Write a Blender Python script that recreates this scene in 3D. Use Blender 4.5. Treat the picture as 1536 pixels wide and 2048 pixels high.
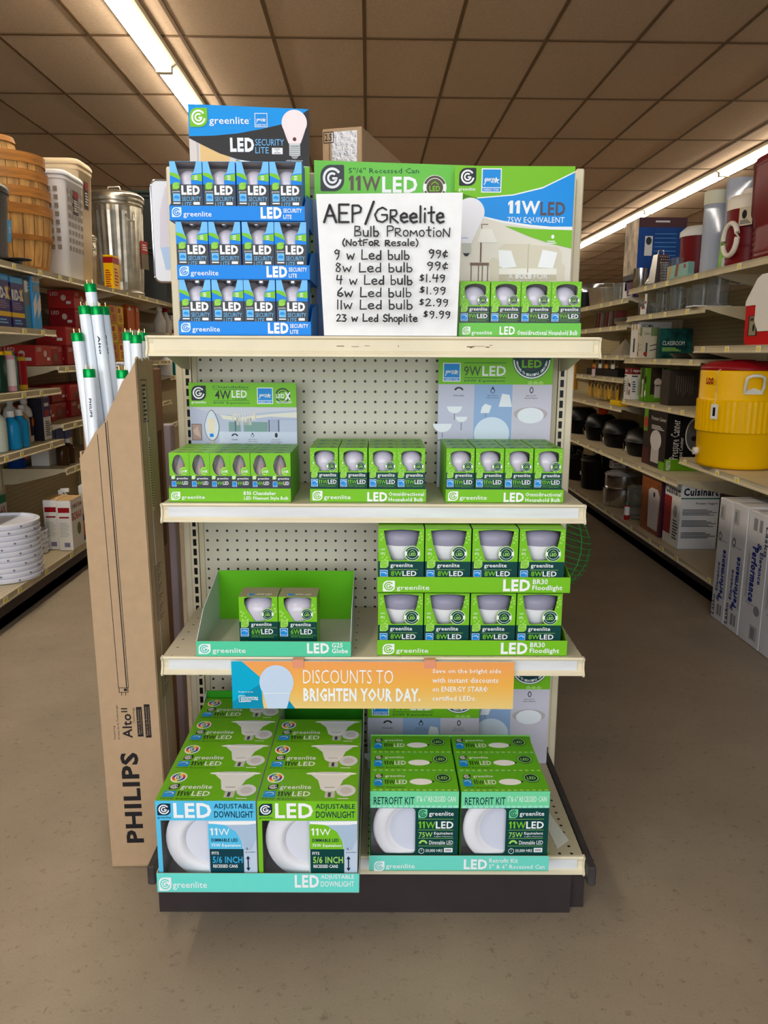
import bpy, math, random
from math import sin, cos, pi, radians
from mathutils import Vector as V, Matrix
from mathutils.geometry import tessellate_polygon
random.seed(7)
for o in list(bpy.data.objects): bpy.data.objects.remove(o)
SC = bpy.context.scene
COL = SC.collection

# ---------------------------------------------------------------- camera
CF, CP, CY, CR, CH = 1572.3, .1989, .0205, -.0042, 1.1938
fw = V((sin(CY)*cos(CP), cos(CY)*cos(CP), -sin(CP))); rt = V((cos(CY), -sin(CY), 0)); up = rt.cross(fw)
ax = rt*cos(CR) - up*sin(CR); ay = rt*sin(CR) + up*cos(CR)
cam = bpy.data.cameras.new('camera'); co = bpy.data.objects.new('camera', cam); COL.objects.link(co)
co.matrix_world = Matrix(((ax.x, ay.x, -fw.x, 0), (ax.y, ay.y, -fw.y, 0), (ax.z, ay.z, -fw.z, CH), (0, 0, 0, 1)))
cam.sensor_fit = 'VERTICAL'; cam.sensor_height = 24; cam.lens = CF/2048*24
cam.clip_start = .05
SC.camera = co

# ---------------------------------------------------------------- light and exposure
SC.view_settings.view_transform = 'Standard'; SC.view_settings.look = 'None'
SC.view_settings.gamma = 1; SC.view_settings.use_curve_mapping = False
SC.view_settings.exposure = 0.0
world = bpy.data.worlds.new('world'); SC.world = world; world.use_nodes = True
bg = world.node_tree.nodes['Background']; bg.inputs[0].default_value = (.75, .88, 1, 1); bg.inputs[1].default_value = .42
def area(name, loc, rot, sx, sy, power, col):
    l = bpy.data.lights.new(name, 'AREA'); l.shape = 'RECTANGLE'; l.size = sx; l.size_y = sy; l.energy = power; l.color = col
    o = bpy.data.objects.new(name, l); COL.objects.link(o); o.location = loc; o.rotation_euler = rot
    return o
# daylight through the shop window behind the camera
area('shop_window_daylight', (-.7, -1.9, 1.75), (radians(97), 0, radians(-6)), 4.2, 2.3, 135, (.93, .965, 1))
TUBE_EMIT = 30.0
TUBE_COL = (1, .90, .74)

# ---------------------------------------------------------------- materials
def lin(c): c = c/255; return c/12.92 if c <= .04045 else ((c+.055)/1.055)**2.4
def col(c): return (lin(c[0]), lin(c[1]), lin(c[2]), 1)
_m = {}
def mat(c, rough=.45, metal=0.0, spec=.22, var=0.0, scale=20, name=None, bump=0, trans=0, alpha=1, ior=1.45, stretch=None, c2=None, coat=0):
    key = (c, rough, metal, spec, var, scale, name, bump, trans, alpha, stretch, c2, coat)
    if key in _m: return _m[key]
    m = bpy.data.materials.new(name or 'surface_%d_%d_%d' % c); m.use_nodes = True
    nt = m.node_tree; b = nt.nodes['Principled BSDF']
    b.inputs['Base Color'].default_value = col(c); b.inputs['Roughness'].default_value = rough
    b.inputs['Metallic'].default_value = metal; b.inputs['Specular IOR Level'].default_value = spec
    b.inputs['IOR'].default_value = ior; b.inputs['Transmission Weight'].default_value = trans
    b.inputs['Alpha'].default_value = alpha; b.inputs['Coat Weight'].default_value = coat
    if var or bump:
        tc = nt.nodes.new('ShaderNodeTexCoord'); mp = nt.nodes.new('ShaderNodeMapping')
        if stretch: mp.inputs['Scale'].default_value = stretch
        nz = nt.nodes.new('ShaderNodeTexNoise'); nz.inputs['Scale'].default_value = scale; nz.inputs['Detail'].default_value = 6
        nt.links.new(tc.outputs['Object'], mp.inputs[0]); nt.links.new(mp.outputs[0], nz.inputs['Vector'])
        if var:
            r = nt.nodes.new('ShaderNodeValToRGB')
            d = c2 or tuple(max(0, int(x*(1-var))) for x in c)
            r.color_ramp.elements[0].position = .32; r.color_ramp.elements[1].position = .68
            r.color_ramp.elements[0].color = col(d); r.color_ramp.elements[1].color = col(tuple(min(255, int(x*(1+var*.5))) for x in c))
            nt.links.new(nz.outputs[0], r.inputs[0]); nt.links.new(r.outputs[0], b.inputs['Base Color'])
        if bump:
            bm = nt.nodes.new('ShaderNodeBump'); bm.inputs['Strength'].default_value = bump; bm.inputs['Distance'].default_value = .004
            nt.links.new(nz.outputs[0], bm.inputs['Height']); nt.links.new(bm.outputs[0], b.inputs['Normal'])
    _m[key] = m
    return m
def peg_mat(base, hole, name, step=.0254, r=.0034, plane='XZ', ox=0, oz=0, lo=None):
    m = bpy.data.materials.new(name); m.use_nodes = True; nt = m.node_tree; b = nt.nodes['Principled BSDF']
    b.inputs['Roughness'].default_value = .45
    tc = nt.nodes.new('ShaderNodeTexCoord'); sp = nt.nodes.new('ShaderNodeSeparateXYZ'); nt.links.new(tc.outputs['Object'], sp.inputs[0])
    def mth(op, a, bb=None):
        n = nt.nodes.new('ShaderNodeMath'); n.operation = op
        for i, v in enumerate((a, bb)):
            if v is None: continue
            if isinstance(v, (int, float)): n.inputs[i].default_value = v
            else: nt.links.new(v, n.inputs[i])
        return n.outputs[0]
    def cell(out, off):
        a = mth('ADD', out, off+100*step+step/2); a = mth('MODULO', a, step); return mth('SUBTRACT', a, step/2)
    A = cell(sp.outputs[plane[0]], -ox); B = cell(sp.outputs[plane[1]], -oz)
    d = mth('SQRT', mth('ADD', mth('MULTIPLY', A, A), mth('MULTIPLY', B, B)))
    h = mth('LESS_THAN', d, r)
    mx = nt.nodes.new('ShaderNodeMix'); mx.data_type = 'RGBA'; mx.inputs[6].default_value = col(base); mx.inputs[7].default_value = col(hole)
    nt.links.new(h, mx.inputs[0]); nt.links.new(mx.outputs[2], b.inputs['Base Color'])
    return m
def emit(c, s, name):
    m = bpy.data.materials.new(name); m.use_nodes = True; nt = m.node_tree; b = nt.nodes['Principled BSDF']
    b.inputs['Base Color'].default_value = (0.9, .9, .9, 1)
    b.inputs['Emission Color'].default_value = (*c, 1); b.inputs['Emission Strength'].default_value = s
    return m
WHITE = mat((240, 241, 243), .4); DARK = mat((38, 44, 46), .4); BLACK = mat((16, 16, 17), .4)
GREEN = mat((118, 190, 34), .38); LGREEN = mat((163, 214, 100), .4); DGREEN = mat((8, 66, 62), .4)
BLUE = mat((0, 128, 224), .4); LBLUE = mat((112, 186, 240), .38); SKY = mat((74, 170, 232), .4)
TEAL = mat((96, 214, 200), .45); GREY = mat((58, 64, 70), .4); CREAM = mat((226, 215, 186), .38, var=.03, scale=9, name='cream_enamel')
CREAM2 = mat((208, 196, 166), .4); INSIDE = mat((196, 190, 190), .7); ESBLUE = mat((24, 140, 220), .4)
CARD = mat((178, 150, 118), .8, var=.025, scale=40, stretch=(1, 1, 1), name='corrugated_cardboard', bump=.1)
CARD2 = mat((158, 124, 102), .8, var=.03, scale=30, stretch=(1, 1, 1), name='brown_cardboard')
KRAFT = mat((160, 135, 100), .8, var=.05, scale=12, name='kraft_board')
BULB = mat((204, 200, 214), .22, name='frosted_bulb', coat=.5); BULBN = mat((244, 244, 247), .35)
CHROME = mat((200, 200, 202), .18, 1.0); SILV = mat((190, 192, 195), .3, 1.0)
PLAST = mat((226, 226, 232), .3); RED = mat((176, 24, 26), .35); YEL = mat((236, 190, 0), .33, name='yellow_plastic')

# ---------------------------------------------------------------- mesh building
class MB:
    def __init__(s): s.v = []; s.f = []; s.i = []; s.sm = []; s.mats = []
    def mi(s, m):
        if m not in s.mats: s.mats.append(m)
        return s.mats.index(m)
    def face(s, pts, m, smooth=False):
        n = len(s.v); s.v += [tuple(p) for p in pts]; s.f.append(tuple(range(n, n+len(pts)))); s.i.append(s.mi(m)); s.sm.append(smooth)
    def mesh(s, vs, fs, m, smooth=False):
        n = len(s.v); s.v += [tuple(p) for p in vs]; k = s.mi(m)
        for f in fs: s.f.append(tuple(n+j for j in f)); s.i.append(k); s.sm.append(smooth)
    def box(s, x0, x1, y0, y1, z0, z1, m, T=None, top=None):
        vs = [V((x, y, z)) for z in (z0, z1) for y in (y0, y1) for x in (x0, x1)]
        if T is not None: vs = [T @ p for p in vs]
        s.mesh(vs, [(0, 2, 3, 1), (0, 1, 5, 4), (1, 3, 7, 5), (3, 2, 6, 7), (2, 0, 4, 6)], m); s.mesh(vs, [(4, 5, 7, 6)], top or m)
    def rbox(s, x0, x1, y0, y1, z0, z1, m, b=.004, T=None):
        # box with chamfered edges
        xs = (x0, x1); ys = (y0, y1); zs = (z0, z1); vs = []; idx = {}
        for i in (0, 1):
            for j in (0, 1):
                for k in (0, 1):
                    dx = b if i == 0 else -b; dy = b if j == 0 else -b; dz = b if k == 0 else -b
                    for a, p in enumerate(((xs[i], ys[j]+dy, zs[k]+dz), (xs[i]+dx, ys[j], zs[k]+dz), (xs[i]+dx, ys[j]+dy, zs[k]))):
                        idx[(i, j, k, a)] = len(vs); vs.append(V(p))
        F = []
        for a in range(3):
            o = [q for q in range(3) if q != a]
            for sde in (0, 1):
                quad = []
                for (p, q) in ((0, 0), (1, 0), (1, 1), (0, 1)):
                    c = [0, 0, 0]; c[a] = sde; c[o[0]] = p; c[o[1]] = q; quad.append(idx[(*c, a)])
                F.append(quad if (sde == 1) == (a != 1) else quad[::-1])
        for a in range(3):      # edges along axis a
            o = [q for q in range(3) if q != a]
            for p in (0, 1):
                for q in (0, 1):
                    c0 = [0, 0, 0]; c0[o[0]] = p; c0[o[1]] = q; c1 = list(c0); c1[a] = 1
                    F.append([idx[(*c0, o[0])], idx[(*c1, o[0])], idx[(*c1, o[1])], idx[(*c0, o[1])]])
        for i in (0, 1):
            for j in (0, 1):
                for k in (0, 1): F.append([idx[(i, j, k, 0)], idx[(i, j, k, 1)], idx[(i, j, k, 2)]])
        cen = V(((x0+x1)/2, (y0+y1)/2, (z0+z1)/2)); G = []
        for f in F:
            n = (vs[f[1]]-vs[f[0]]).cross(vs[f[2]]-vs[f[0]]); fc = sum((vs[q] for q in f), V())/len(f)
            G.append(f if n.dot(fc-cen) > 0 else f[::-1])
        if T is not None: vs = [T @ p for p in vs]
        s.mesh(vs, G, m)
    def lathe(s, prof, m, seg=24, c=(0, 0, 0), sx=1, sy=1, T=None, smooth=True, sq=0, cap0=True, cap1=True, a0=0):
        # prof: list of (radius, z[, material]); sq > 0 squares the section
        n = len(prof); vs = []
        for p in prof:
            for k in range(seg):
                a = 2*pi*(k+.5)/seg + a0; cx_, sy_ = cos(a), sin(a)
                if sq:
                    q = (abs(cx_)**sq+abs(sy_)**sq)**(-1/sq); cx_ *= q; sy_ *= q
                vs.append(V((c[0]+p[0]*cx_*sx, c[1]+p[0]*sy_*sy, c[2]+p[1])))
        if T is not None: vs = [T @ p for p in vs]
        b = len(s.v); s.v += [tuple(p) for p in vs]
        for r in range(n-1):
            mm = prof[r][2] if len(prof[r]) > 2 else m
            k_ = s.mi(mm)
            for k in range(seg):
                s.f.append((b+r*seg+k, b+r*seg+(k+1) % seg, b+(r+1)*seg+(k+1) % seg, b+(r+1)*seg+k)); s.i.append(k_); s.sm.append(smooth)
        if cap0 and prof[0][0] > 1e-6: s.f.append(tuple(b+k for k in range(seg))[::-1]); s.i.append(s.mi(m)); s.sm.append(False)
        if cap1 and prof[-1][0] > 1e-6: s.f.append(tuple(b+(n-1)*seg+k for k in range(seg))); s.i.append(s.mi(m)); s.sm.append(False)
    def tube(s, path, r, m, seg=8, closed=False, smooth=True, flat=1.0):
        P = [V(p) for p in path]; n = len(P); rings = []
        up_ = V((0, 0, 1))
        for i in range(n):
            a = P[(i-1) % n] if (closed or i > 0) else P[i]; b = P[(i+1) % n] if (closed or i < n-1) else P[i]
            t = (b-a).normalized()
            u = t.cross(up_)
            if u.length < .05: u = t.cross(V((0, 1, 0)))
            u.normalize(); w = u.cross(t).normalized()
            rr = r[i] if isinstance(r, (list, tuple)) else r
            rings.append([P[i]+u*cos(2*pi*k/seg)*rr+w*sin(2*pi*k/seg)*rr*flat for k in range(seg)])
        b = len(s.v)
        for R in rings: s.v += [tuple(p) for p in R]
        k_ = s.mi(m)
        for i in range(n if closed else n-1):
            j = (i+1) % n
            for k in range(seg):
                s.f.append((b+i*seg+k, b+i*seg+(k+1) % seg, b+j*seg+(k+1) % seg, b+j*seg+k)); s.i.append(k_); s.sm.append(smooth)
        if not closed:
            s.f.append(tuple(b+k for k in range(seg))[::-1]); s.i.append(k_); s.sm.append(False)
            s.f.append(tuple(b+(n-1)*seg+k for k in range(seg))); s.i.append(k_); s.sm.append(False)
    def prism(s, pts, d, m, sidem=None):
        # closed outline of 3D points pushed along d
        P = [V(p) for p in pts]; Q = [p+V(d) for p in P]; n = len(P)
        s.face(P, m); s.face(Q[::-1], m)
        for k in range(n): s.face([P[k], Q[k], Q[(k+1) % n], P[(k+1) % n]], sidem or m)
    def holed(s, outer, holes, m):
        loops = [[V(p) for p in outer]] + [[V(p) for p in h] for h in holes]
        tri = tessellate_polygon(loops); flat = [p for l in loops for p in l]
        s.mesh(flat, [tuple(t) for t in tri], m)
    def build(s, name, parent=None, loc=(0, 0, 0), rot=(0, 0, 0)):
        me = bpy.data.meshes.new(name); me.from_pydata(s.v, [], s.f)
        for m in s.mats: me.materials.append(m)
        me.polygons.foreach_set('material_index', s.i); me.polygons.foreach_set('use_smooth', s.sm)
        if any(s.sm): me.set_sharp_from_angle(angle=radians(50))
        me.update()
        o = bpy.data.objects.new(name, me); COL.objects.link(o); o.location = loc; o.rotation_euler = rot
        if parent: o.parent = parent
        return o
def tag(o, label, cat, group=None, kind=None):
    o['label'] = label; o['category'] = cat
    if group: o['group'] = group
    if kind: o['kind'] = kind
    return o
def root(name, label, cat, loc=(0, 0, 0), rz=0, group=None, rot=None):
    o = bpy.data.objects.new(name, None); COL.objects.link(o); o.location = loc; o.rotation_euler = rot or (0, 0, rz); o.empty_display_size = .05
    return tag(o, label, cat, group)
def struct(o): o['kind'] = 'structure'; return o
def dup(o, label=None, loc=None, rot=None, group=None, parent=None):
    c = o.copy(); COL.objects.link(c)
    if parent is not None: c.parent = parent
    if label: c['label'] = label
    if group: c['group'] = group
    if loc is not None: c.location = loc
    if rot is not None: c.rotation_euler = rot
    for ch in list(o.children): dup(ch, parent=c)
    return c

# ---------------------------------------------------------------- printing on faces
_t = {}
def glyphs(s, bold):
    k = (s, bold)
    if k not in _t and '1' in s and len(s) < 16:
        x = 0; VS = []; FS = []; import re
        for run in re.findall('1|[^1]+', s):
            n = len(VS)
            if run == '1':
                w = .075+bold; P = [(.22-w, 0), (.22+w, 0), (.22+w, .73), (.22-w*.6, .73), (.02, .60), (.02, .60-w*1.6), (.22-w, .73-w*1.9)]
                VS += [(x+a, b) for a, b in P]; FS.append(tuple(range(n, n+7))); x += .42
            else:
                lead = len(run)-len(run.lstrip()); trail = len(run)-len(run.rstrip()); x += lead*.25
                if not run.strip(): continue
                vs, fs, a, b, c, d = glyphs(run.strip(), bold)
                VS += [(x+q-a, r) for q, r in vs]; FS += [tuple(n+j for j in f) for f in fs]; x += b-a+.09+trail*.25
        xs = [v[0] for v in VS]; ys = [v[1] for v in VS]; _t[k] = (VS, FS, min(xs), max(xs), min(ys), max(ys))
    if k not in _t:
        c = bpy.data.curves.new('t', 'FONT'); c.body = s; c.resolution_u = 2 if len(s) < 14 else 1; c.offset = bold; c.space_character = 1+max(0, bold)*3.2
        o = bpy.data.objects.new('t', c); me = o.to_mesh()
        vs = [(v.co.x, v.co.y) for v in me.vertices]; fs = [tuple(p.vertices) for p in me.polygons]
        o.to_mesh_clear(); bpy.data.objects.remove(o); bpy.data.curves.remove(c)
        xs = [v[0] for v in vs]; ys = [v[1] for v in vs]
        _t[k] = (vs, fs, min(xs), max(xs), min(ys), max(ys))
    return _t[k]
class Canvas:
    """flat printing area: x to the right, y downwards, in print units"""
    def __init__(s, mb, O, U, W, w, h, pw, ph, eps=.0003):
        s.mb = mb; s.O = V(O); s.U = V(U).normalized(); s.W = V(W).normalized(); s.N = s.U.cross(s.W); s.kx = w/pw; s.ky = h/ph; s.eps = eps
        s.pw = pw; s.ph = ph
    def p(s, x, y, l=1): return s.O+s.U*(x*s.kx)-s.W*(y*s.ky)+s.N*(l*s.eps)
    def poly(s, pts, m, l=1): s.mb.face([s.p(x, y, l) for x, y in pts][::-1], m)
    def holed(s, outer, holes, m, l=1): s.mb.holed([s.p(x, y, l) for x, y in outer], [[s.p(x, y, l) for x, y in h] for h in holes], m)
    def rect(s, x0, y0, x1, y1, m, l=1): s.poly([(x0, y0), (x1, y0), (x1, y1), (x0, y1)], m, l)
    def ell(s, cx, cy, rx, ry, m, l=1, n=24): s.poly([(cx+rx*cos(2*pi*k/n), cy+ry*sin(2*pi*k/n)) for k in range(n)], m, l)
    def arc(s, cx, cy, r0, r1, a0, a1, m, l=1, n=16, yy=1):
        for k in range(n):
            a = radians(a0+(a1-a0)*k/n); b = radians(a0+(a1-a0)*(k+1)/n)
            s.poly([(cx+r0*cos(a), cy-r0*sin(a)*yy), (cx+r1*cos(a), cy-r1*sin(a)*yy), (cx+r1*cos(b), cy-r1*sin(b)*yy), (cx+r0*cos(b), cy-r0*sin(b)*yy)], m, l)
    def text(s, t, x0, y0, x1, y1, m, bold=0.0, l=2, rot=False, shear=0):
        vs, fs, a, b, c, d = glyphs(t, bold)
        out = []
        for x, y in vs:
            fx = (x-a)/(b-a); fy = (y-c)/(d-c)
            if rot: out.append(s.p(x0+(1-fy)*(x1-x0) if rot < 0 else x0+(1-fy)*(x1-x0), y1-fx*(y1-y0) if rot > 0 else y0+fx*(y1-y0), l) if rot > 0 else s.p(x1-(1-fy)*(x1-x0), y0+fx*(y1-y0), l))
            else: out.append(s.p(x0+fx*(x1-x0)+shear*(fy-.5)*(y1-y0), y1-fy*(y1-y0), l))
        s.mb.mesh(out, fs, m)
    def lines(s, x0, y0, x1, y1, n, m, l=2, th=.5):
        h = (y1-y0)/n
        for k in range(n):
            s.rect(x0, y0+k*h, x0+(x1-x0)*(.72+.28*((k*7) % 5)/4), y0+k*h+h*th, m, l)
    def stroke(s, pts, w, m, l=2):
        for (x0, y0), (x1, y1) in zip(pts, pts[1:]):
            L = math.hypot(x1-x0, y1-y0) or 1; nx, ny = -(y1-y0)/L*w/2, (x1-x0)/L*w/2
            s.poly([(x0+nx, y0+ny), (x0-nx, y0-ny), (x1-nx, y1-ny), (x1+nx, y1+ny)][::-1], m, l)
        for x, y in pts: s.ell(x, y, w/2, w/2, m, l+.2, 8)
    # marks
    def logo(s, x, y, w, fg, bgm, l=1, h=None):
        h = h or w; r = .42; P = []
        for k in range(9): a = radians(180-90*k/8); P.append((.5*0+r+r*cos(a), r-r*sin(a)))
        P.append((.96, 0)); P.append((1, .04))
        for k in range(9): a = radians(0-90*k/8); P.append((1-r+r*cos(a), 1-r-r*sin(a)))
        P.append((.04, 1)); P.append((0, .96))
        s.poly([(x+a*w, y+b*h) for a, b in P], bgm, l)
        cx, cy = x+w*.5, y+h*.5; k = h/w
        s.arc(cx, cy, .30*w, .40*w, 48, 352, fg, l+1, 22, k); s.arc(cx, cy, .13*w, .22*w, 48, 352, fg, l+1, 16, k)
        s.rect(cx, cy-.03*h, cx+.22*w, cy+.06*h, fg, l+1)
        s.arc(cx+.255*w, cy-.235*h, 0, .06*w, 0, 360, fg, l+1, 8, k)
    def estar(s, x, y, w, h, l=1, detail=True):
        s.rect(x, y, x+w, y+h, WHITE, l); b = w*.05
        s.rect(x+b, y+b, x+w-b, y+h*.78, ESBLUE, l+1); s.rect(x+b, y+h*.81, x+w-b, y+h-b, ESBLUE, l+1)
        if detail:
            s.arc(x+w*.5, y+h*.78, w*.36, w*.40, 25, 165, WHITE, l+2, 12, h*.78/w*1.2)
            s.text('energy', x+w*.14, y+h*.40, x+w*.68, y+h*.6, WHITE, .02, l+2, shear=.3)
            P = []
            for k in range(10):
                a = radians(90+36*k); r = w*(.17 if k % 2 == 0 else .07); P.append((x+w*.74+r*cos(a), y+h*.5-r*sin(a)))
            s.poly(P, WHITE, l+2)
            s.text('ENERGY STAR', x+w*.12, y+h*.84, x+w*.88, y+h*.93, WHITE, .01, l+2)
    def badge(s, cx, cy, r, l=2, ringm=None, top=True, greenm=None, dk=None):
        dk = dk or DGREEN
        s.ell(cx, cy, r, r, ringm or LGREEN, l, 28); s.arc(cx, cy, .66*r, .92*r, 0, 360, WHITE, l+1, 28)
        s.arc(cx, cy, .70*r, .88*r, 20, 160, dk, l+2, 14); s.arc(cx, cy, .70*r, .88*r, 200, 340, dk, l+2, 14)
        s.ell(cx, cy, .64*r, .64*r, dk, l+2, 20)
        s.text('LED', cx-.42*r, cy-.12*r, cx+.42*r, cy+.28*r, greenm or LGREEN, .03, l+3)
        s.poly([(cx-.3*r, cy-.24*r), (cx, cy-.48*r), (cx+.3*r, cy-.24*r), (cx+.3*r, cy-.17*r), (cx, cy-.39*r), (cx-.3*r, cy-.17*r)], greenm or LGREEN, l+3)
def bc(mb, w, d, h, face, pw, ph, eps=.0003):
    """canvas on a face of a box centred on x and y, base at z = 0"""
    if face == 'F': return Canvas(mb, (-w/2, -d/2, h), (1, 0, 0), (0, 0, 1), w, h, pw, ph, eps)
    if face == 'R': return Canvas(mb, (w/2, -d/2, h), (0, 1, 0), (0, 0, 1), d, h, pw, ph, eps)
    if face == 'L': return Canvas(mb, (-w/2, d/2, h), (0, -1, 0), (0, 0, 1), d, h, pw, ph, eps)
    return Canvas(mb, (-w/2, d/2, h), (1, 0, 0), (0, 1, 0), w, d, pw, ph, eps)

# ================================================================ the room
XL, XR, YF, YB, ZC = -9.0, 11.5, -3.6, 24.0, 3.2598
def floor_mat():
    m = bpy.data.materials.new('sealed_concrete'); m.use_nodes = True; nt = m.node_tree; b = nt.nodes['Principled BSDF']
    tc = nt.nodes.new('ShaderNodeTexCoord')
    def nz(sc, det, r0, r1, c0, c1):
        n = nt.nodes.new('ShaderNodeTexNoise'); n.inputs['Scale'].default_value = sc; n.inputs['Detail'].default_value = det; n.inputs['Roughness'].default_value = .65
        nt.links.new(tc.outputs['Object'], n.inputs['Vector'])
        r = nt.nodes.new('ShaderNodeValToRGB'); r.color_ramp.elements[0].position = r0; r.color_ramp.elements[1].position = r1
        r.color_ramp.elements[0].color = c0; r.color_ramp.elements[1].color = c1; nt.links.new(n.outputs[0], r.inputs[0]); return r.outputs[0]
    A = nz(2.2, 10, .3, .7, col((142, 129, 112)), col((160, 146, 127)))
    B = nz(45, 4, .3, .42, (.62, .6, .58, 1), (1, 1, 1, 1)); Cc = nz(.9, 6, .35, .65, (.86, .85, .85, 1), (1.05, 1.04, 1.0, 1)); D = nz(180, 2, .3, .6, (.9, .9, .9, 1), (1, 1, 1, 1))
    o = A
    for x in (B, Cc, D):
        k = nt.nodes.new('ShaderNodeMix'); k.data_type = 'RGBA'; k.blend_type = 'MULTIPLY'; k.inputs[0].default_value = .8
        nt.links.new(o, k.inputs[6]); nt.links.new(x, k.inputs[7]); o = k.outputs[2]
    nt.links.new(o, b.inputs['Base Color']); b.inputs['Roughness'].default_value = .5; b.inputs['Specular IOR Level'].default_value = .35
    return m
mb = MB(); mb.box(XL, XR, YF, YB, -.1, 0, floor_mat()); struct(mb.build('floor'))
TILE = mat((196, 172, 148), .95, var=.05, scale=70, name='ceiling_tile', bump=.1, spec=.1)
TEE = mat((110, 86, 60), .6, name='ceiling_tee')
mb = MB(); mb.box(XL, XR, YF, YB, ZC+.004, ZC+.1, TILE)
k = -17
while True:
    x = 1.1938+k*.6096; k += 1
    if x > XR: break
    if x > XL: mb.box(x-.012, x+.012, YF, YB, ZC-.004, ZC+.005, TEE)
for k in range(-7, 16):
    y = 5.7846+k*1.2192
    if YF < y < YB: mb.box(XL, XR, y-.012, y+.012, ZC-.003, ZC+.0045, TEE)
struct(mb.build('ceiling'))
WALL = mat((186, 168, 140), .8, var=.04, scale=3, name='wall_paint')
mb = MB(); mb.box(XL-.1, XL, YF, YB, 0, ZC, WALL); struct(mb.build('wall_left'))
mb = MB(); mb.box(XR, XR+.1, YF, YB, 0, ZC, WALL); struct(mb.build('wall_right'))
mb = MB(); mb.box(XL, XR, YB, YB+.1, 0, ZC, WALL); struct(mb.build('wall_back'))

# fluorescent strip lights under the ceiling
HOUS = mat((225, 215, 190), .4); TUBE = emit(TUBE_COL, TUBE_EMIT, 'lit_fluorescent_tube')
def strip():
    r = root('strip_light', '', 'light')
    m = MB(); L = 2.42
    m.prism([(-.05, -L/2, ZC-.004), (-.05, -L/2, ZC-.05), (-.09, -L/2, ZC-.03), (-.095, -L/2, ZC-.004)][::-1], (0, L, 0), HOUS)
    m.prism([(.05, -L/2, ZC-.004), (.05, -L/2, ZC-.05), (.09, -L/2, ZC-.03), (.095, -L/2, ZC-.004)], (0, L, 0), HOUS)
    m.box(-.05, .05, -L/2, L/2, ZC-.045, ZC-.004, HOUS)
    m.build('housing', r)
    for sx in (-.035, .035):
        m = MB(); m.tube([(sx, -L/2+.02, ZC-.066), (sx, L/2-.02, ZC-.066)], .019, TUBE, 10); m.build('lamp_tube', r)
    for y in (-L/2+.012, 0, L/2-.012):
        m = MB(); m.box(-.055, .055, y-.008, y+.008, ZC-.09, ZC-.045, HOUS); m.build('lamp_holder', r)
    return r
s0 = strip(); first = True
for rx, ys, word in ((-1.47, range(0, 8), 'left'), (4.02, range(1, 9), 'right')):
    for j in ys:
        y = (5.0 if rx < 0 else 6.9)-2.44*2+j*2.44 if rx < 0 else 3.3+j*2.44
        lb = 'fluorescent ceiling strip light over the %s, number %s from the front' % ('left aisle' if rx < 0 else 'far right', ['one', 'two', 'three', 'four', 'five', 'six', 'seven', 'eight', 'nine'][j])
        if first: s0.location = (rx, y, 0); s0['label'] = lb; s0['group'] = 'ceiling strip lights'; first = False
        else: dup(s0, lb, (rx, y, 0), group='ceiling strip lights')

# ================================================================ the display gondola
GX, GY, GA = .0168, 1.9744, -.0177
gc, gs = cos(GA), sin(GA)
def gl(x, d, z): return (GX+gc*x+gs*d, GY+gs*x-gc*d, z)
ZT, ZM, ZL, ZB = 1.228, .873, .544, .150        # shelf tops
gond = root('shelving_gondola', 'cream steel pegboard shelving gondola with four shelves holding the bulb display', 'shelving', (GX, GY, 0), GA)
# local frame: x right, y away from the viewer, shelves stand towards -y
PEG = peg_mat((208, 201, 180), (14, 12, 10), 'pegboard', ox=-.4318+.0008, oz=1.1768, r=.0033)
for z0, z1 in ((.15, .5288), (.529, .9861), (.9863, 1.575)):
    m = MB(); m.box(-.4475, .4475, 0, .006, z0, z1, PEG); m.build('pegboard_panel', gond)
for sx in (-1, 1):
    m = MB()
    m.box(sx*.462-.0095, sx*.462+.0095, -.012, .06, .15, 1.60, CREAM)
    for k in range(54):
        z = .2+k*.0254
        m.box(sx*.4615-.0043, sx*.4615+.0043, -.0126, -.011, z, z+.0175, BLACK)
    m.box(sx*.445-.006, sx*.445+.006, -.006, .01, .15, 1.575, CREAM2)
    m.build('upright_post', gond)
    m = MB(); m.rbox(min(sx*.473, sx*.492), max(sx*.473, sx*.492), -.006, .05, .08, 1.622, CREAM, .003); m.build('end_trim', gond)
m = MB(); m.rbox(-.45, .45, 0, .05, 1.575, 1.612, CREAM, .004); m.build('top_rail', gond)
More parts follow.
